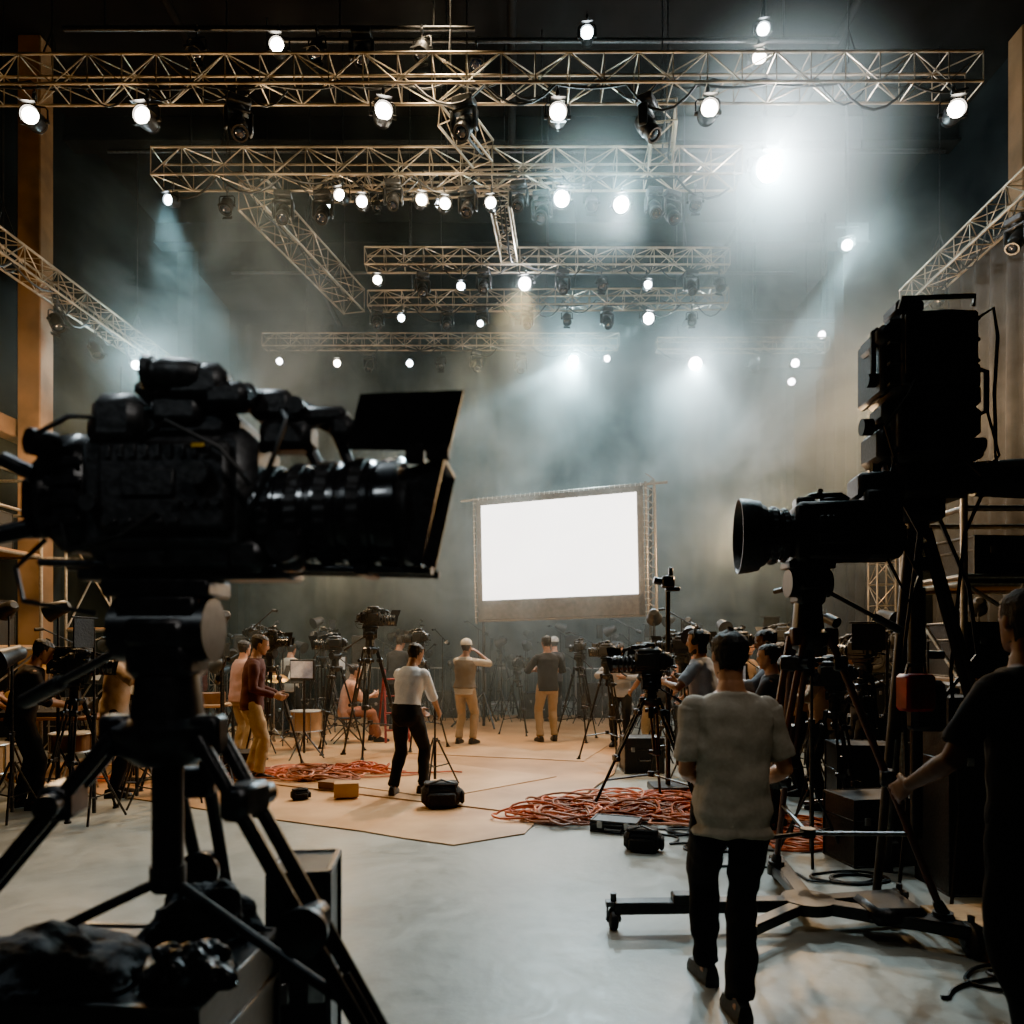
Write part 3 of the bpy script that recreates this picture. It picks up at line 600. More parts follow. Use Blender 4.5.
def barrier(loc,rot=0):
    t=thing('crowd_barrier','steel crowd barrier with vertical bars','barrier',loc,rot,'crowd barriers')
    part('frame',MB().tube([(-1.05,0,.2),(-1.05,0,1.02),(-1,0,1.08),(1,0,1.08),(1.05,0,1.02),(1.05,0,.2),(-1.05,0,.2)],.018,8),STEEL,t)
    for k in range(15): x=-.94+k*.134; part('bar',MB().cyl((x,0,.2),(x,0,1.08),.007,n=6),STEEL,t)
    for x in(-.8,.8): part('foot',MB().tube([(x,-.3,.01),(x,0,.2),(x,.3,.01)],.014,8),STEEL,t)
def crate(loc,size,rot=0,label='small wooden apple box',m=WOODL):
    w,d,h=size; t=thing('wooden_box',label,'box',loc,rot)
    part('body',MB().box((0,0,h/2),(w,d,h),.005),m,t)
    for s in(-1,1): part('handle_hole',MB().box((s*(w/2+.001),0,h*.6),(.004,d*.3,h*.2),.001),BLK,t)
def monitor(loc,rot=0,H=1.3):
    t=thing('video_monitor','small black video monitor on a stand','monitor',loc,rot)
    part('screen',MB().box((0,-.022,H),(.42,.004,.24),.0),emat('monitor_glow',(.5,.6,.7),.15),t); part('housing',MB().box((0,0,H),(.47,.04,.29),.008).box((0,.04,H),(.2,.05,.15),.01),BLK2,t)
    mb=MB().cyl((0,.03,.1),(0,.03,H-.1),.018)
    for k in range(3): a=k*2.094+.5; mb.cyl((0,.03,.4),(math.cos(a)*.3,.03+math.sin(a)*.3,.01),.012,n=8)
    part('stand',mb,DKM,t)
def speaker(loc,rot=0,s=1.,label='black loudspeaker cabinet on a pole stand'):
    t=thing('loudspeaker',label,'speaker',loc,rot,scale=s)
    part('cabinet',MB().box((0,0,1.55),(.36,.34,.62),.03),BLK2,t)
    part('woofer',MB().lathe((0,-.172,1.44),(0,-1,0),[(0,.14),(.01,.14),(.012,.12),(-.01,.05),(.0,.03)],24),RUB,t)
    part('horn',MB().box((0,-.175,1.74),(.24,.012,.12),.01),BLK,t)
    mb=MB().cyl((0,0,.1),(0,0,1.25),.02)
    for k in range(3): a=k*2.094; mb.cyl((0,0,.8),(math.cos(a)*.38,math.sin(a)*.38,.01),.013,n=8)
    part('stand',mb,BLK,t)
def cable(loc,rx,ry,turns,seed,m=REDC,label='orange power cable loosely coiled on the floor',r=.011,z=.011,tail=None,pile=1.):
    q=random.Random(seed); pts=[]; n=int(turns*26); ph=q.uniform(0,6)
    for i in range(n):
        a=ph+i/26*2*math.pi; t_=i*.035
        k=.55+.5*noise.noise(V((t_,seed*3.1,0)))+.22*noise.noise(V((t_*5,seed,4)))
        ox=rx*.7*noise.noise(V((t_*.6,seed,9))); oy=ry*.7*noise.noise(V((t_*.6,seed,19)))
        zz=z+r*3*pile*abs(noise.noise(V((t_*2.5,seed,7))))*turns*.5*(1.1-k*.6)
        pts.append(V((rx*k*math.cos(a)+ox,ry*k*math.sin(a)+oy,zz)))
    if tail:
        e=pts[-1]; T=V((*tail,z)); 
        for k in range(1,20): f=k/19; pts.append(e.lerp(T,f)+V((.12*math.sin(f*7+seed),.12*math.sin(f*5+seed),0))*(1-f)*f*4); pts[-1].z=z+ (e.z-z)*(1-f)
    return solo('power_cable',MB().tube(pts,r,6),m,label,'cable',loc,0,'power cables on the floor')
RUST=mat('rust_cable',(.24,.08,.04),.55,0,.3,9,.05); PINK=mat('pale_orange_cable',(.6,.22,.12),.55,0,.3,9,.05)
CM=(REDC,RUST,REDC,PINK,RUST)
for k in range(14): cable((-2.45+R.uniform(-.75,.7),9.3+R.uniform(-.4,.35),.04),R.uniform(.3,.6),R.uniform(.2,.36),R.randint(4,7),k+71,CM[k%5],tail=(R.uniform(-1.2,1.2),R.uniform(-.4,.4)) if k%2 else None,pile=1.6)
for k in range(22): cable((1.2+R.uniform(-1.0,.95),7.4+R.uniform(-.55,.5),.026),R.uniform(.35,.65),R.uniform(.25,.5),R.randint(5,8),k+11,CM[k%5],tail=(R.uniform(-1.2,.9),R.uniform(-.7,.5)) if k%3==1 else None,pile=1.6)
for k in range(6): cable((2.4+R.uniform(-.3,.5),6.4+R.uniform(-.4,.4),0),.4,.3,5,k+31,CM[k%5])
for k in range(5): cable((-5.0+k*.5,8.9+.15*k*(-1)**k,.03),.35,.2,4,k+51,BLKC if k==1 else CM[k%5])
for k,(x,y,tx,ty) in enumerate(((1.6,6.0,-.4,.4),(2.4,5.2,-.9,.3),(2.5,3.65,-.5,-.2),(1.5,6.5,.6,-.6))): cable((x,y,0),.35,.2,3,41+k,BLKC,'black cable lying loosely on concrete',.009,.009,(tx,ty),.5)
crate((-1.78,7.95,.03),(.26,.2,.15),12); crate((-2.02,8.4,.03),(.3,.2,.08),-20,'flat wooden apple box',WOODD)
def bag(loc,rot,s=1.):
    t=thing('equipment_bag','black nylon camera bag with carry straps','bag',loc,rot,scale=s)
    part('body',MB().box((0,0,.12),(.42,.24,.22),.05).box((0,-.13,.09),(.30,.05,.14),.02).box((0,0,.24),(.36,.2,.04),.018).box((.22,0,.1),(.05,.18,.14),.02),BAGM,t)
    part('strap',MB().tube([(-.15,-.12,.16),(-.13,-.08,.25),(0,-.05,.29),(.13,-.08,.25),(.15,-.12,.16)],.012,6),BLK2,t)
bag((-.72,7.5,.02),10,.95); bag((1.05,5.95,0),-15,.7); bag((-2.25,7.85,.012),30,.45); bag((1.7,6.5,0),40,.7)
light_stand((-.88,8.45,.04),.95,'short black stand beside a camera bag',False)
flight_case((.93,6.6,0),(.4,.25,.10),-20,'flat black case lying on concrete')
crate((3.10,4.16,0),(1.3,.60,.10),4,'low plywood pallet board lying on the floor',mat('pallet_ply',(.48,.28,.125),.6,0,.2,5,.05,stretch=(1,6,1)))

base=cinema_camera((1.40,7.45,1.36),160,.66,'black video camera with matte box on a tripod')
tripod((1.40,7.45,0),1.36,std_feet(.62,70),'black camera tripod with spread legs',BLK,1.15,(.3,-.1,-.2),.16)
MIDT=tripod((0,0,-50),1.5,std_feet(.42,20),'black camera tripod with spread legs',BLK,1.,(-.3,.05,-.2),.16)
for x,y,H,r,s in((-2.05,10.7,1.9,25,.6),(-2.7,11.3,1.55,200,.55),(-1.45,11.6,1.65,150,.5),(-.25,16.4,1.6,90,.5),(.1,13.4,1.2,60,.5),(1.15,12.6,1.5,110,.5),(2.15,9.3,1.55,170,.55),(-3.3,12.9,1.7,-20,.5),(1.35,10.5,1.45,130,.5),(2.75,8.9,1.6,175,.55),(-3.75,8.3,1.5,20,.55),(-6.6,8.0,1.45,0,.6),(3.9,10.6,1.7,160,.55),(4.6,11.5,1.7,160,.55),(-4.2,12.0,1.75,10,.5),(2.4,12.2,1.5,190,.5),(3.6,7.6,1.5,120,.6),(-4.25,7.2,1.35,30,.55),(2.75,6.3,1.3,150,.55),(-3.3,10.1,1.6,-10,.5),(-5.6,7.0,1.5,20,.6),(4.9,9.3,1.6,150,.55)):
    z=.026 if (y>9 and -4<x<1.4) else 0
    dup(base,(x,y,H+z),r,s); dup(MIDT,(x,y,z),r+R.uniform(-40,40)).scale=(H/1.5,)*3
kill(MIDT)
t=thing('camera_crane','slim black camera crane pole with a small camera head','camera crane',(1.75,8.3,0))
part('pole',MB().cyl((0,0,.02),(0,0,2.25),.028).box((0,0,.05),(.4,.4,.08),.01),DKM,t)
part('camera_head',MB().box((.0,0,2.36),(.14,.12,.14),.02).cyl((-.07,0,2.36),(-.16,0,2.38),.04).box((.03,0,2.47),(.05,.06,.1),.01).box((.05,0,2.28),(.16,.08,.05),.01),BLK,t)

table((-5.6,9.2,0),1.5,.6,.78,8); console((-5.75,9.2,.78),.9,8)
table((-4.8,10.8,0),1.4,.6,.8,-5,'wooden table covered with audio gear',WOODL); console((-5.0,10.8,.8),.7,-5)
crate((-4.4,10.75,.80),(.4,.3,.16),10,'brown wooden instrument box',WOODD)
table((-6.9,7.3,0),1.2,.6,.8,4,'wooden table covered with audio gear',WOODL); crate((-7.1,7.3,.8),(.5,.35,.2),10,'brown wooden instrument box',WOODD)
drum((-4.45,9.4,0),.23,.16); drum((-3.95,9.5,0),.2,.2,0,'orange toned drum on a chrome stand',mat('drum_orange',(.4,.15,.05),.3),.5); drum((-5.0,8.4,0),.22,.2,0,'wooden drum on a chrome stand',WOODD,.45)
drum((-6.5,10.9,0),.26,.25); drum((-3.2,11.5,.026),.24,.3,0,'wooden floor drum on short metal legs',WOODL,.3); drum((-5.6,7.8,0),.25,.3,0,'wooden floor drum on short metal legs',WOODL,.3)
cymbal((-4.95,9.6,0),1.25); cymbal((-6.2,9.9,0),1.4); cymbal((-3.7,11.5,0),1.15); cymbal((-5.5,8.4,0),1.1)
for x,y in((-6.8,11.4),(-5.2,11.8),(-3.7,12.6),(-4.9,13.2),(-6.9,12.3),(-2.9,13.8),(-4.5,8.8),(-7.2,8.2)): music_stand((x,y,0),R.uniform(-40,40))
for x,y in((-3.0,10.6),(-5.2,12.3),(-3.3,14.4),(2.5,9.9),(2.4,8.3),(4.9,8.0)): monitor((x,y,0),R.uniform(-60,60))
for x,y,r in((-6.3,13.7,30),(-5.1,14.1,10),(3.7,12.9,-20),(5.2,10.6,-30),(4.9,14,-20),(-3.2,15.6,10)): speaker((x,y,0),r)
for x,y,w,h in((-3.4,9.4,.4,.3),(-4.2,14.3,.7,.6),(-2.5,15.0,.8,.7),(.6,16.5,.8,.6),(2.9,11.5,.6,.7),(3.5,11.5,.5,.9),(4.3,8.9,.6,.8),(4.5,7.4,.8,1.0),(2.35,7.9,.4,.6),(1.7,9.7,.5,.45),(3.2,6.8,.5,.75),(-7.2,11.8,.4,1.0),(2.2,7.0,.4,.5),(4.0,6.75,.7,1.1),(2.75,5.7,.5,.5),(3.2,5.05,.66,1.30),(-5.3,15.3,.8,.9),(-1.3,16.7,.8,.6),(1.9,16.7,.8,.8),(5.3,8.6,.7,1.3),(5.6,12,.9,1.3)):
    flight_case((x,y,0),(w,.40,h),R.uniform(-14,14) if y>5.2 else 0,group='flight cases on the floor')
for k in range(7):
    barrier((-6.2+k*2.2,18.2+.3*math.sin(k),0),R.uniform(-6,6))
    for q in(-.8,-.4,.4,.8): OCC.append((-6.2+k*2.2+q,18.2+.3*math.sin(k)))
for x,y,r in((-2.75,12.35,-70),(-5.85,11.2,-60),(-5.55,10.15,-80)): folding_chair((x,y,.026 if x>-5 else 0),r)
def scaffold(x0,x1,y0,y1,zs,ztop,label):
    t=thing('scaffold_tower',label,'scaffold',((x0+x1)/2,(y0+y1)/2,0)); w=(x1-x0)/2; d=(y1-y0)/2; mb=MB()
    for a in(-1,0,1):
        for b in(-1,0,1): OCC.append(((x0+x1)/2+a*w,(y0+y1)/2+b*d))
    for a in(-1,1):
        for b in(-1,1): mb.cyl((a*w,b*d,0),(a*w,b*d,ztop),.025,n=10)
    for z in zs+[ztop-.1,ztop-.6]:
        for a in(-1,1): mb.cyl((a*w,-d,z),(a*w,d,z),.022,n=8); mb.cyl((-w,a*d,z),(w,a*d,z),.022,n=8)
    part('tube_frame',mb,ALU,t)
    for k in range(len(zs)-1): part('cross_brace',MB().cyl((-w,-d,zs[k]),(-w if k%2 else w,d,zs[k+1]),.016,n=8),ALU,t); part('cross_brace',MB().cyl((w if k%2 else -w,-d,zs[k]),(-w if k%2 else w,-d,zs[k+1]),.016,n=8),ALU,t)
    for z in zs[1:]: part('deck',MB().box((0,0,z+.03),(2*w,2*d,.04),.005),WOODL,t)
scaffold(-7.6,-6.75,9.3,10.6,[.3,1.6,2.9],4.1,'aluminium scaffold tower with plywood decks beside the wall')
scaffold(-7.6,-6.6,12.6,14.,[.3,1.9,3.6],4.7,'aluminium scaffold tower with plywood decks beside the wall')
scaffold(3.3,4.5,5.4,6.25,[.3,1.35,2.1],2.75,'aluminium scaffold shelf carrying equipment')
flight_case((3.8,5.8,2.15),(.7,.45,.32),5); flight_case((3.8,5.8,1.40),(.8,.5,.42),-4); flight_case((3.9,5.85,.35),(.8,.5,.6),0)
flight_case((-7.15,9.9,2.95),(.6,.5,.5),5); flight_case((-7.15,9.9,1.65),(.6,.6,.6),5); flight_case((-7.1,13.2,3.65),(.7,.5,.6),0)
t=thing('red_toolbox','dull red plastic equipment box on the lamp stand','toolbox',(2.38,4.36,1.25),5)
part('body',MB().box((0,0,.12),(.18,.14,.22),.02),REDP,t); part('handle',MB().tube([(-.06,0,.23),(-.05,0,.28),(.05,0,.28),(.06,0,.23)],.01,8),BLK,t)
t=thing('folding_ladder','leaning red folding ladder','ladder',(-1.9,12.3,.03),20)
for s in(-1,1): part('rail',MB().cyl((s*.2,0,0),(s*.15,.4,1.2),.02),REDP,t); part('rail',MB().cyl((s*.2,.8,0),(s*.15,.4,1.2),.02),REDP,t)
for k in range(4): part('rung',MB().cyl((-.19+.01*k,.09*k+.06,.28*k+.2),(.19-.01*k,.09*k+.06,.28*k+.2),.015),REDP,t)

# ------------------------------------------------------------ people
PEND=[]
def ik(a,b,l1,l2,pole):
    d=b-a; L=min(d.length,(l1+l2)*.998); dn=d.normalized(); x=(l1*l1-l2*l2+L*L)/(2*L); h=math.sqrt(max(l1*l1-x*x,0))
    p=V(pole)-dn*V(pole).dot(dn); p.normalize(); return a+dn*x+p*h,a+dn*L
def ring(c,X,Y,rx,ry,n=24,e=2.4):
    out=[]
    for k in range(n):
        a=2*math.pi*k/n; cx,sy=math.cos(a),math.sin(a)
        out.append(c+X*rx*math.copysign(abs(cx)**(2/e),cx)+Y*ry*math.copysign(abs(sy)**(2/e),sy))
    return out
def skin(t):
    return mat('skin_%d'%t,{0:(.45,.23,.14),1:(.30,.145,.08),2:(.13,.06,.035)}[t],.5,0,.12,20,.05)
def cloth(n,c): return mat('cloth_'+n,c,.88,0,.06,60,.08)
def person(label,loc,heading,H=1.75,feet=((-.11,0,0),(.11,0,0)),hands=((-.27,.06,.80),(.27,.06,.80)),elbow=((-.35,-1,0),(.35,-1,0)),lean=0,tw=0,hyaw=0,hpitch=0,hip=(0,0,.93),
    shirt=('grey',(.3,.3,.3)),sleeve='short',pants=('black',(.012,.012,.014)),shoe=BLK2,sk=0,hair=(.02,.014,.01),hairlen=0,hat=None,vox=.010,curl=35,hem=-.10,vest=None,palm=(0,0,0),headset=False,fold=1.):
    t=thing('person',label,'person',loc,heading); k=H/1.75; M=Matrix.Scale(k,4)
    C=V(hip)
    def ang(u): return rad(lean)*(.35+.65*max(0,min(1,u/.3)))
    def fr(u):
        p=C.copy(); n=12; st=u/n
        for i in range(n):
            a=ang(st*(i+.5)); p+=V((0,math.sin(a),math.cos(a)))*st
        a=ang(u); T=Matrix.Rotation(rad(tw)*max(0,min(1,u/.4)),3,'Z')
        return p,T@V((1,0,0)),T@V((0,math.cos(a),-math.sin(a))),T@V((0,math.sin(a),math.cos(a)))
    def torso(mb,secs,g=0):
        mb.rings([ring(*fr(u)[:3],rx+g,ry+g) for u,rx,ry in secs])
    TS=[(-.13,.09,.08),(-.09,.15,.105),(-.03,.165,.12),(.05,.155,.112),(.13,.138,.100),(.22,.142,.104),(.32,.160,.115),(.40,.170,.110),(.455,.155,.092),(.49,.11,.076),(.52,.066,.064),(.56,.056,.058)]
    b=MB(M); torso(b,TS)
    legs=[];arms=[]
    for s,ft in((-1,feet[0]),(1,feet[1])):
        hj=C+V((s*.088,0,-.03)); az=.085+(ft[2] if len(ft)>2 else 0)
        kn,an=ik(hj,V((ft[0],ft[1],az)),.43,.415,V((s*.12,1,.1))); legs.append((hj,kn,an,ft[3] if len(ft)>3 else s*8))
    sp,sx,sy,su=fr(.435)
    for i,s in enumerate((-1,1)):
        sj=sp+sx*s*.168; el,wr=ik(sj,V(hands[i]),.29,.255,V(elbow[i])); arms.append((sj,el,wr))
    for hj,kn,an,ya in legs:
        b.tube([hj,hj.lerp(kn,.3),hj.lerp(kn,.75),kn,kn.lerp(an,.3),kn.lerp(an,.7),an],[.085,.082,.06,.053,.056,.040,.036],14)
        d=Matrix.Rotation(rad(-ya),3,'Z')@V((0,1,0)); b.tube([an+V((0,0,-.02))-d*.04,an+V((0,0,-.045))+d*.07,an+V((0,0,-.06))+d*.15],[.038,.034,.022],12)
    for i,(sj,el,wr) in enumerate(arms):
        s=(-1,1)[i]
        b.sph(sj,.050,12,8); b.tube([sj,sj.lerp(el,.35),sj.lerp(el,.8),el,el.lerp(wr,.25),el.lerp(wr,.7),wr],[.046,.046,.041,.038,.040,.030,.026],14)
        d=(wr-el).normalized(); inner=V((-s,0,0))+V(palm); nn=(inner-d*inner.dot(d)).normalized(); sd=d.cross(nn).normalized()
        if sd.dot(V((0,1,.6)))<0: sd=-sd
        pr=[]
        for q,rw,rt in((0,.026,.020),(.025,.034,.019),(.06,.041,.016),(.088,.040,.014)): pr.append(ring(wr+d*q,sd,nn,rw,rt,14,2.4))
        b.rings(pr)
        for f,(o,Ls,sp_) in enumerate(((.031,.066,5),(.0105,.076,1.5),(-.0105,.071,-1.5),(-.031,.056,-5))):
            base_=wr+d*.082+sd*o; dd=d+sd*math.tan(rad(sp_*1.4)); dd.normalize(); pts=[base_-dd*.01]; p=base_.copy(); cu=0
            rr=[.0098]
            for sgl,w in((.45,.0092),(.32,.0085),(.25,.0072)):
                cu+=curl*(.6+.15*f)
                a=rad(cu*.8); v=dd*math.cos(a)+nn*math.sin(a)
                p=p+v*Ls*sgl*1.1; pts.append(p.copy()); rr.append(w)
            b.tube(pts,rr,8)
        tb=wr+d*.02+sd*.026; v1=(d*.7+sd*.65+nn*.35).normalized(); v2=(d*.9+sd*.2+nn*.45).normalized()
        b.tube([tb-v1*.01,tb+v1*.04,tb+v1*.04+v2*.03,tb+v1*.04+v2*.052],[.015,.0125,.0105,.0085],8)
    np_,nx,ny,nu=fr(.53)
    HR=Matrix.Rotation(rad(tw*.6+hyaw),3,'Z')@Matrix.Rotation(-rad(lean*.45+hpitch),3,'X')
    hc=np_+nu*.05+HR@V((0,.018,.105))
    b.tube([fr(.47)[0],np_,hc+HR@V((0,-.018,-.05)),hc],[.07,.056,.055,.05],16)
    HS=[(-.118,.022,.020,.060),(-.108,.038,.036,.050),(-.085,.053,.058,.030),(-.055,.062,.077,.012),(-.015,.069,.089,.0),(.025,.074,.095,-.004),(.06,.071,.091,-.008),(.088,.055,.074,-.010),(.105,.035,.05,-.012),(.114,.012,.02,-.012)]
    hp=lambda q: hc+HR@V(q)
    hx,hy=HR@V((1,0,0)),HR@V((0,1,0))
    b.rings([ring(hp((0,cy,z)),hx,hy,rx,ry,24,2.15) for z,rx,ry,cy in HS])
    b.tube([hp((0,.086,.018)),hp((0,.100,-.012)),hp((0,.108,-.032)),hp((0,.088,-.042))],[.007,.009,.0135,.009],10)
    b.sph(hp((-.012,.092,-.036)),.009,8,6); b.sph(hp((.012,.092,-.036)),.009,8,6)
    b.tube([hp((-.045,.074,.024)),hp((0,.090,.022)),hp((.045,.074,.024))],.009,8)
    b.tube([hp((-.022,.079,-.062)),hp((0,.088,-.060)),hp((.022,.079,-.062))],.006,8); b.tube([hp((-.018,.078,-.072)),hp((0,.087,-.073)),hp((.018,.078,-.072))],.0065,8)
    for s in(-1,1):
        b.sph(hp((s*.074,-.008,-.008)),(.009,.019,.031),10,8,HR@Matrix.Rotation(rad(s*-14),3,'Z').to_3x3())
    o=part('body',b,skin(sk),t); PEND.append((o,vox,0))
    for s in(-1,1):
        ey=part('eye',MB(M).sph(hp((s*.030,.0805,.006)),.0115,10,8),mat('eye_white',(.5,.47,.44),.3),t)
        part('pupil',MB(M).sph(hp((s*.030,.0885,.006)),.0055,8,6),mat('pupil_dark',(.02,.012,.01),.2),ey)
    hb=MB(M); rs=[]; n=64; low=-.085-hairlen; sd_=loc[0]*7
    for j in range(27):
        f=j/26; z=low+(.130-low)*f
        zz=max(z,-.05); 
        for q in range(len(HS)-1):
            if HS[q][0]<=min(zz,.1139)<=HS[q+1][0]: w=(min(zz,.1139)-HS[q][0])/(HS[q+1][0]-HS[q][0]); rx,ry,cy=[HS[q][i]*(1-w)+HS[q+1][i]*w for i in(1,2,3)]; break
        rg=[]; tp=1. if z>-.03 else max(.82,1+(z+.03)*3.0) if hairlen==0 else 1.0
        for q in range(n):
            a=2*math.pi*q/n; x,y=math.cos(a)*rx,math.sin(a)*ry
            front=y> (.035 if z>.0 else .0 if z>-.03 else -.03) and z<.062
            nz_=noise.noise(V((x*42+sd_,y*42,z*30))); n2_=noise.noise(V((x*110,y*110,z*60+sd_)))
            g=.84 if front else (1.10+.06*nz_+.035*n2_+(.04 if z>.05 else 0)+(.12 if hairlen else 0))*tp
            rg.append(hp((x*g,cy+y*g-.006,z+.006*nz_+.003*n2_)))
        rs.append(rg)
    hb.rings(rs)
    part('hair',hb,mat('hair_%02d'%int(hair[0]*100),hair,.65,0,.4,60,.6,stretch=(1,1,.2)),t)
    if hat:
        kind,cm=hat; q=MB(M)
        q.rings([ring(hp((0,-.006,z)),hx,hy,rx,ry,24,2) for z,rx,ry in((.03,.092,.114),(.06,.094,.116),(.095,.083,.103),(.13,.058,.072),(.148,.012,.015))])
        q.rings([[hp((x,y,z)) for x,y,z in pts_] for pts_ in ([(-.07,.07,.045),(0,.10,.05),(.07,.07,.045),(.065,.085,.044),(0,.11,.05),(-.065,.085,.044)],[(-.06,.15,.032),(0,.175,.038),(.06,.15,.032),(.06,.151,.027),(0,.176,.033),(-.06,.151,.027)])])
        part('cap',q,cm,t)
    if headset:
        q=MB(M); q.tube([hp((-.088,0,0)),hp((-.088,0,.07)),hp((-.05,0,.136)),hp((0,0,.15)),hp((.05,0,.136)),hp((.088,0,.07)),hp((.088,0,0))],.008,8)
        for s in(-1,1): q.cyl(hp((s*.074,0,-.01)),hp((s*.10,0,-.01)),.034,n=16)
        part('headphones',q,BLK2,t)
    sb=MB(M); g=.012
    tucked=hem>0
    SH=[(u,rx,ry) for u,rx,ry in TS if u>(hem+.01) and u<.50]
    SH=[(hem,.168 if not tucked else .148,.125 if not tucked else .108)]+SH+[(.505,.080,.076)]
    if not tucked: SH=[(u,max(rx,.152),max(ry,.114)) if u<.3 else (u,rx,ry) for u,rx,ry in SH]
    torso(sb,SH,g)
    for i,(sj,el,wr) in enumerate(arms):
        sb.sph(sj-sx*(-1,1)[i]*.012,.062,12,8)
        if sleeve=='short': sb.tube([sj,sj.lerp(el,.4),sj.lerp(el,.80)],[.061,.057,.057],14)
        elif sleeve=='long': sb.tube([sj,sj.lerp(el,.5),el,el.lerp(wr,.5),el.lerp(wr,.96)],[.061,.056,.052,.047,.040],14)
        elif sleeve=='rolled': sb.tube([sj,sj.lerp(el,.5),el,el.lerp(wr,.25)],[.061,.057,.054,.052],14)
    o=part('shirt',sb,cloth(*shirt),t); PEND.append((o,vox,.012*fold))
    if vest:
        vb=MB(M); torso(vb,[(.0,.17,.125)]+[(u,rx,ry) for u,rx,ry in TS if .02<u<.47],.026)
        o=part('vest',vb,cloth(*vest),t); PEND.append((o,vox,.012))
    pb=MB(M); torso(pb,[(-.15,.08,.075)]+[(u,rx,ry) for u,rx,ry in TS if -.1<u<.10]+[(.10,.146,.106)],.008)
    for hj,kn,an,ya in legs:
        pb.tube([hj+V((0,0,.02)),hj.lerp(kn,.3),hj.lerp(kn,.75),kn,kn.lerp(an,.3),kn.lerp(an,.7),kn.lerp(an,.97)],[.091,.090,.072,.065,.065,.055,.057],14)
    o=part('trousers',pb,cloth(*pants),t); PEND.append((o,vox,.014*fold))
    for hj,kn,an,ya in legs:
        d=Matrix.Rotation(rad(-ya),3,'Z')@V((0,1,0)); x=V((d.y,-d.x,0)); z0=an.z-.085; u=V((0,0,1)); f0=V((an.x,an.y,z0))
        sh=MB(M); rs=[]
        for q,w,h in((-.085,.02,.05),(-.075,.034,.085),(-.03,.038,.10),(.03,.041,.088),(.09,.048,.062),(.14,.046,.050),(.175,.030,.040),(.185,.012,.028)):
            c=f0+d*q; rs.append([c-x*w,c-x*w+u*h*.5,c-x*w*.7+u*h,c+u*h*1.06,c+x*w*.7+u*h,c+x*w+u*h*.5,c+x*w])
        sh.rings(rs); part('shoe',sh,shoe,t)
    return t
TEE=('beige',(.38,.335,.27)); BK=('black',(.008,.008,.009)); KH=('khaki',(.32,.22,.12)); WH=('white',(.62,.63,.64))
person('person in beige t-shirt and black trousers walking away across concrete',(1.03,3.4,0),-2,1.76,feet=((-.08,.24,0,-10),(-.02,-.14,0.0,-4)),hands=((-.13,.27,.98),(.17,.27,.96)),elbow=((-.45,-1,-.2),(.5,-1,-.2)),lean=3,hyaw=8,shirt=TEE,pants=BK,sk=0,vox=.006,hair=(.012,.010,.008),hem=-.13,hip=(-.01,0.03,.91),curl=30,fold=1.6)
person('person in black t-shirt facing away with one arm lowered forward',(1.98,2.85,0),14,1.90,feet=((.02,-.05,0),(.20,-.12,0)),hands=((-.22,.30,.98),(.26,.14,.85)),elbow=((-.6,-1,-.3),(.5,-1,0)),lean=5,hyaw=-14,shirt=BK,pants=BK,hip=(.04,-.02,.93),sk=2,vox=.007,curl=25,hair=(.008,.007,.007))
person('person in white shirt and black trousers standing on the mat',(-1.13,8.05,.028),-24,1.70,feet=((-.15,-.08,0,-20),(.12,.12,0,10)),hands=((-.08,.38,.92),(.16,.40,.90)),elbow=((-.8,-.9,-.3),(.8,-.9,-.3)),lean=14,hyaw=-15,hpitch=12,hip=(0,-.02,.915),shirt=WH,sleeve='rolled',pants=BK,sk=1,hem=.04)
person('person in tan vest and khaki trousers raising both hands to face',(-.77,12.1,.036),-25,1.72,feet=((-.12,0,0),(.12,.05,0)),hands=((-.10,.24,1.52),(.14,.24,1.50)),elbow=((-1,.2,-.8),(1,.2,-.8)),lean=4,shirt=('offwhite',(.4,.36,.3)),vest=('tan',(.14,.105,.07)),sleeve='rolled',pants=KH,sk=1,hat=('cap',cloth('capwhite',(.5,.48,.43))))
person('person in dark shirt and khaki trousers holding equipment forward',(.60,12.4,.036),15,1.80,feet=((-.13,0,0),(.13,.05,0)),hands=((-.13,.34,1.15),(.15,.34,1.15)),elbow=((-1,-.5,-.5),(1,-.5,-.5)),lean=5,hpitch=10,shirt=('charcoal',(.02,.02,.023)),sleeve='rolled',pants=KH,sk=1)
person('person in dark red shirt and khaki trousers standing side-on',(-3.18,9.05,.012),-75,1.80,feet=((-.10,-.05,0),(.10,.08,0)),hands=((-.17,.28,1.0),(.17,.26,1.0)),lean=6,hpitch=12,shirt=('maroon',(.06,.014,.012)),sleeve='long',pants=KH,sk=1)
person('person in dark clothes leaning over audio table',(-4.95,7.45,0),-50,1.76,feet=((-.12,0,0),(.12,.1,0)),hands=((-.16,.42,1.02),(.18,.40,1.02)),lean=16,hpitch=20,shirt=('darkgrey',(.02,.018,.02)),sleeve='rolled',pants=BK,sk=1)
person('person with red cap and pale shirt standing by drums',(-6.5,8.7,0),-60,1.74,hands=((-.16,.36,1.05),(.18,.36,1.05)),shirt=('pink',(.4,.22,.17)),pants=BK,sk=0,hat=('cap',cloth('capred',(.4,.02,.015))))
person('person in light shirt seated on folding chair',(-5.85,11.2,0),-60,1.72,hip=(0,-.02,.53),feet=((-.12,.45,0),(.12,.48,0)),hands=((-.14,.40,.72),(.14,.40,.72)),lean=12,hpitch=10,shirt=('sand',(.42,.31,.22)),pants=('brown',(.10,.06,.04)),sk=0)
person('person in peach shirt seated on folding chair',(-2.75,12.35,0.03),-70,1.74,hip=(0,-.02,.53),feet=((-.12,.45,0),(.12,.50,0)),hands=((-.14,.42,.75),(.14,.42,.80)),lean=14,hpitch=5,shirt=('peach',(.5,.24,.15)),sleeve='rolled',pants=('rust',(.26,.10,.06)),sk=0)
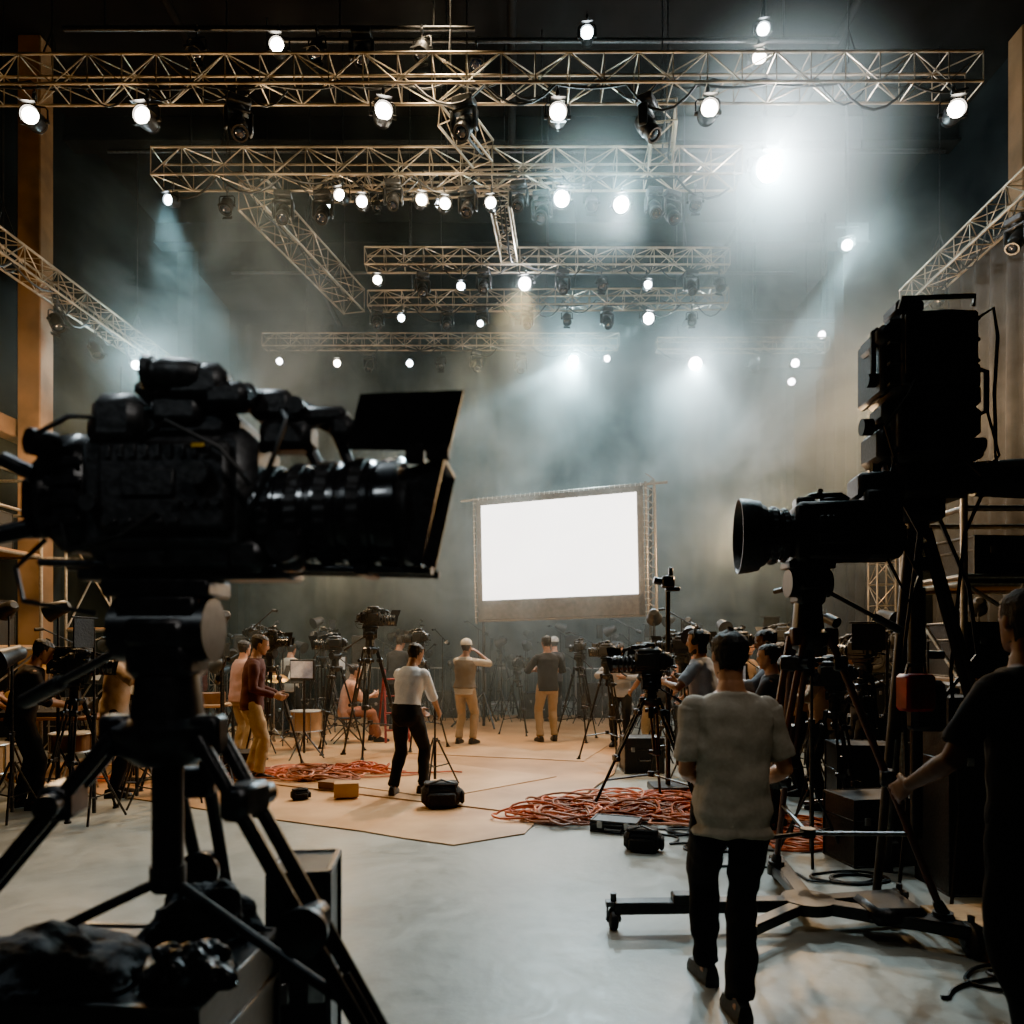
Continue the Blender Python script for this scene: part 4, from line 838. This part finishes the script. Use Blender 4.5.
person('person in beige shirt seated near drums',(-5.55,10.15,0),-80,1.65,hip=(0,-.02,.53),feet=((-.12,.42,0),(.12,.45,0)),hands=((-.14,.42,.85),(.14,.42,.85)),lean=10,shirt=('cream',(.45,.36,.26)),pants=KH,sk=0)
person('person with curly hair and grey shirt beside a camera tripod',(1.98,7.6,0),60,1.84,hands=((-.16,.34,1.2),(.18,.34,1.2)),elbow=((-1,-.5,-.5),(1,-.5,-.5)),lean=6,shirt=('palegrey',(.30,.30,.31)),pants=BK,sk=1,hairlen=.04,headset=True)
person('person in grey shirt operating equipment with raised hand',(2.62,7.3,0),75,1.84,hands=((-.14,.42,1.25),(.18,.36,1.1)),elbow=((-1,-.5,-.5),(1,-.5,-.5)),lean=8,hpitch=8,shirt=('slate',(.12,.125,.14)),sk=2,sleeve='rolled')
person('person in white cap and dark jacket',(.9,15.7,.03),20,1.80,hands=((-.14,.34,1.1),(.18,.36,1.1)),shirt=('jacket',(.05,.045,.045)),sleeve='long',hat=('cap',cloth('capwhite',(.5,.48,.43))),sk=0)
person('person in tan shirt bending over equipment cases',(3.2,8.2,0),80,1.74,hands=((-.14,.42,.95),(.18,.40,.95)),lean=22,hpitch=15,shirt=('tanshirt',(.33,.22,.14)),sk=1)
OCC+= [(2.9,8.25),(2.8,8.1)]
EX=[((-6.2,12.2),-50,('cream',(.45,.36,.26)),KH,0),((-4.5,12.7),-80,('darkgrey',(.02,.018,.02)),KH,1),((-4.0,13.3),-30,('offwhite',(.4,.36,.3)),BK,0),((-5.5,12.9),20,('maroon',(.06,.014,.012)),BK,1),((-2.2,14.2),-20,('charcoal',(.02,.02,.023)),BK,1),((2.1,10.8),40,('charcoal',(.02,.02,.023)),KH,1),((3.3,9.5),70,('slate',(.12,.125,.14)),BK,1),((3.2,10.4),-150,('tanshirt',(.33,.22,.14)),BK,0),((4.4,9.9),80,('jacket',(.05,.045,.045)),BK,0),((1.75,11.9),160,('palegrey',(.30,.30,.31)),BK,0),((3.1,13.0),60,('peach',(.5,.24,.15)),KH,0),((-4.35,8.1),-70,('tanshirt',(.33,.22,.14)),BK,1),((3.95,8.3),85,('charcoal',(.02,.02,.023)),BK,1),((-6.0,8.2),-60,('jacket',(.05,.045,.045)),BK,1),((3.15,7.5),70,('sand',(.42,.31,.22)),BK,0),((-3.9,10.6),-40,('pink',(.4,.22,.17)),KH,0),((2.35,6.6),60,('jacket',(.05,.045,.045)),BK,1),((-5.1,9.9),-60,('offwhite',(.4,.36,.3)),BK,0),((2.6,10.3),50,('cream',(.45,.36,.26)),BK,0)]
CN={'pink':'pale pink','cream':'cream','darkgrey':'dark grey','offwhite':'off-white','maroon':'dark red','charcoal':'charcoal','slate':'slate grey','tanshirt':'tan','jacket':'dark','palegrey':'pale grey','peach':'peach','sand':'sand coloured'}
for (x,y),h,s,p,k in EX:
    a=R.uniform(.9,1.3)
    person('crew person in %s shirt handling equipment among stands'%CN[s[0]],(x,y,.026 if(-4<x<1.9 and y>9) else 0),h,R.uniform(1.68,1.85),hands=((-.14,.36,a),(.18,.34,a+R.uniform(-.15,.1))),elbow=((-1,-.6,-.4),(1,-.6,-.4)),lean=R.uniform(2,12),hyaw=R.uniform(-25,25),hpitch=R.uniform(0,15),shirt=s,pants=p,sk=k,sleeve=R.choice(('short','rolled','long')),vox=.014)
cnt=0
for k in range(4000):
    q=R.random()
    if q<.48: x,y=R.uniform(-7.2,-3.2),R.uniform(6.8,15)
    elif q<.9: x,y=R.uniform(1.9,6.2),R.uniform(5.6,15)
    else: x,y=R.uniform(-3,3),R.uniform(15,17.6)
    if any((x-a)**2+(y-b)**2<.45**2 for a,b in OCC) or cnt>170: continue
    if x>0 and y<8 and x<2.2: continue
    q=R.random(); h=R.uniform(1.1,2.1); cnt+=1
    (light_stand if q<.45 else boom_stand if q<.82 else flag_stand)((x,y,.026 if (-4<x<1.9 and y<16.3) else 0),h,rot=R.uniform(0,360))
clouds=bpy.data.textures.new('cloth_folds','CLOUDS'); clouds.noise_scale=.13; clouds.noise_depth=1
for o,vx,ds in PEND:
    m=o.modifiers.new('remesh','REMESH'); m.mode='VOXEL'; m.voxel_size=vx; m.use_smooth_shade=True
    s=o.modifiers.new('smooth','SMOOTH'); s.factor=.5; s.iterations=2 if ds==0 else 5
    if ds:
        d=o.modifiers.new('folds','DISPLACE'); d.texture=clouds; d.strength=ds*2; d.mid_level=.3; d.texture_coords='LOCAL'
bpy.context.view_layer.update()
dg=bpy.context.evaluated_depsgraph_get()
for o,vx,ds in PEND:
    me=bpy.data.meshes.new_from_object(o.evaluated_get(dg)); mt=o.data.materials[0]
    o.modifiers.clear(); o.data=me
    if len(me.materials)==0: me.materials.append(mt)
    me.polygons.foreach_set('use_smooth',[True]*len(me.polygons))

# ------------------------------------------------------------ haze
hz=bpy.data.materials.new('stage_haze'); hz.use_nodes=True; nt=hz.node_tree; N=nt.nodes; L=nt.links
try: hz.cycles.volume_step_rate=1.4
except Exception: pass
N.remove(N['Principled BSDF']); out=N['Material Output']
tc=N.new('ShaderNodeTexCoord')
nz=N.new('ShaderNodeTexNoise'); nz.inputs['Scale'].default_value=.5; nz.inputs['Detail'].default_value=4; nz.inputs['Roughness'].default_value=.62; nz.inputs['Distortion'].default_value=1.3
L.new(tc.outputs['Object'],nz.inputs['Vector'])
mr=N.new('ShaderNodeMapRange'); L.new(nz.outputs[0],mr.inputs[0]); mr.inputs[1].default_value=.43; mr.inputs[2].default_value=.62; mr.inputs[3].default_value=.2; mr.inputs[4].default_value=2.6
def blob(c,r,v):
    vm=N.new('ShaderNodeVectorMath'); vm.operation='DISTANCE'; L.new(tc.outputs['Object'],vm.inputs[0]); vm.inputs[1].default_value=c
    m=N.new('ShaderNodeMapRange'); m.interpolation_type='SMOOTHSTEP'; L.new(vm.outputs['Value'],m.inputs[0]); m.inputs[1].default_value=0; m.inputs[2].default_value=r; m.inputs[3].default_value=v; m.inputs[4].default_value=0; return m.outputs[0]
def math_(op,a,b):
    m=N.new('ShaderNodeMath'); m.operation=op
    for i,x in enumerate((a,b)):
        if isinstance(x,(int,float)): m.inputs[i].default_value=x
        else: L.new(x,m.inputs[i])
    return m.outputs[0]
s=.004
for b in(blob((.8,3.4,-1.8),8.5,.095),blob((5.0,-1.4,.5),4.1,.17),blob((-5.0,-1.6,1.6),3.6,.16)): s=math_('ADD',b,s)
dn=math_('MULTIPLY',s,mr.outputs[0])
for c,r,v in(((3.72,-4.2,3.1),2.1,.65),((1.2,-4.05,2.75),1.3,.35),((1.35,1.6,2.5),1.9,.55),((4.15,1.8,2.5),2.1,.6),((5.7,-2.3,3.0),1.0,.45),((-6.6,-.9,1.5),1.3,.4)):  # extra dense haze shaped around the bright lamps to give them a glow
    dn=math_('ADD',dn,blob(c,r,v))
vs=N.new('ShaderNodeVolumeScatter'); vs.inputs['Color'].default_value=(.76,.94,.95,1); vs.inputs['Anisotropy'].default_value=.2
L.new(dn,vs.inputs['Density']); L.new(vs.outputs[0],out.inputs['Volume'])
HX=solo('stage_haze',MB().box((0,0,0),(16.2,13.,10.6),0),hz,'thin drifting theatrical haze lit by lamps, thickened round them for glow','haze',(0,14.6,5.4)); HX['kind']='structure'

# ------------------------------------------------------------ lights
def spot(loc,target,e,col,size=60,blend=.6,r=.1):
    l=bpy.data.lights.new('spot_light','SPOT'); l.energy=e; l.color=col; l.spot_size=rad(size); l.spot_blend=blend; l.shadow_soft_size=r
    o=bpy.data.objects.new('spot_light',l); COL.objects.link(o); o.location=loc; o.rotation_euler=(V(target)-V(loc)).to_track_quat('-Z','Y').to_euler(); return o
def point(loc,e,col,r=.12):
    l=bpy.data.lights.new('point_light','POINT'); l.energy=e; l.color=col; l.shadow_soft_size=r
    o=bpy.data.objects.new('point_light',l); COL.objects.link(o); o.location=loc
CO=(.56,.9,.98); WA=(1,.64,.32)
spot((3.72,10.45,8.45),(1.0,4.2,0),2500,CO,66,.8)
spot((1.62,10.5,7.9),(.0,5.5,0),1200,(.85,.97,1),50)
spot((1.35,16.2,7.9),(-1,8,0),5200,CO,52,.5)
spot((4.15,16.4,7.9),(1,9,0),4800,CO,52,.5)
spot((.25,12.8,7.9),(-1.5,10,0),3600,WA,60)
spot((-5,10.6,8.1),(-4.5,13,0),1900,CO,46)
spot((1.35,16.3,7.95),(-2.6,15.6,5.6),6500,CO,15,.25); spot((7.0,16.8,8.6),(1.5,16.4,6.6),7500,CO,12,.25); spot((5.7,12.3,8.3),(3.5,14,3),2600,CO,30,.4); spot((2.7,14.5,8.1),(-1.0,14.6,5.4),5000,CO,12,.25)
point((3.72,10.45,8.55),800,(.8,.95,1),.14); point((1.35,16.2,7.95),380,CO,.1); point((4.15,16.4,7.9),460,CO,.1); point((1.62,10.6,8.15),110,CO,.1); point((.72,10.6,8.15),95,CO,.1)
point((.25,12.9,8.1),80,(.9,.95,1),.1); point((5.7,12.3,8.4),120,CO,.1); point((-6.7,13.5,6.8),220,CO,.1)
point((-1.2,10.55,8.15),80,(1,.78,.5),.15); point((-3.4,10.3,7.9),70,(1,.78,.5),.2)
spot((-1,9.5,10.3),(-1.0,11.7,0),1200,(1,.76,.48),62,.9,.4)  # added wide warm spot without a fixture, brightens the trusses
spot((.1,4.6,10.2),(.2,5.6,0),950,(.88,.98,1),40,1.,.5)
spot((1.0,.6,7.5),(1.05,3.6,1.4),400,(1,.93,.84),18,.9,.3)  # unseen fill spot added to light the back of the beige t-shirt
spot((-2.9,4.6,7.6),(-.8,1.7,1.9),1900,(.8,.93,1),20,.8,.25)  # unseen rim spot added from rear left for the near film camera
spot((.9,-.6,4.6),(-.70,1.7,2.0),230,(1,.95,.9),22,.8,.35)  # unseen front fill added so the near lens and body show
spot((-2.2,-1.0,4.4),(-.9,1.7,2.0),110,(.85,.95,1),22,.8,.3)  # second added fill for the near film camera, from behind the viewpoint
spot((3.3,3.6,6.5),(3.1,4.15,0),170,(1,.8,.55),16,.6,.2)  # small unseen spot added to pick out the pallet board
point((-5.3,8.4,3.8),420,WA,.2); point((3.3,8.8,3.3),420,WA,.2); point((-3.4,13.6,3.4),300,WA,.2); point((6.2,11.4,5.4),320,WA,.2); point((-6.6,11.2,4.6),220,WA,.2); point((3.8,12.6,3.4),240,WA,.2)  # added warm fill points with no fixtures, for side gear, pillar and smoke
w=bpy.data.worlds.new('world'); bpy.context.scene.world=w; w.use_nodes=True; w.node_tree.nodes['Background'].inputs[0].default_value=(.01,.014,.016,1); w.node_tree.nodes['Background'].inputs[1].default_value=.2
bpy.context.scene.view_settings.view_transform='AgX'
bpy.context.scene.view_settings.look='AgX - Punchy'
bpy.context.scene.view_settings.exposure=.25
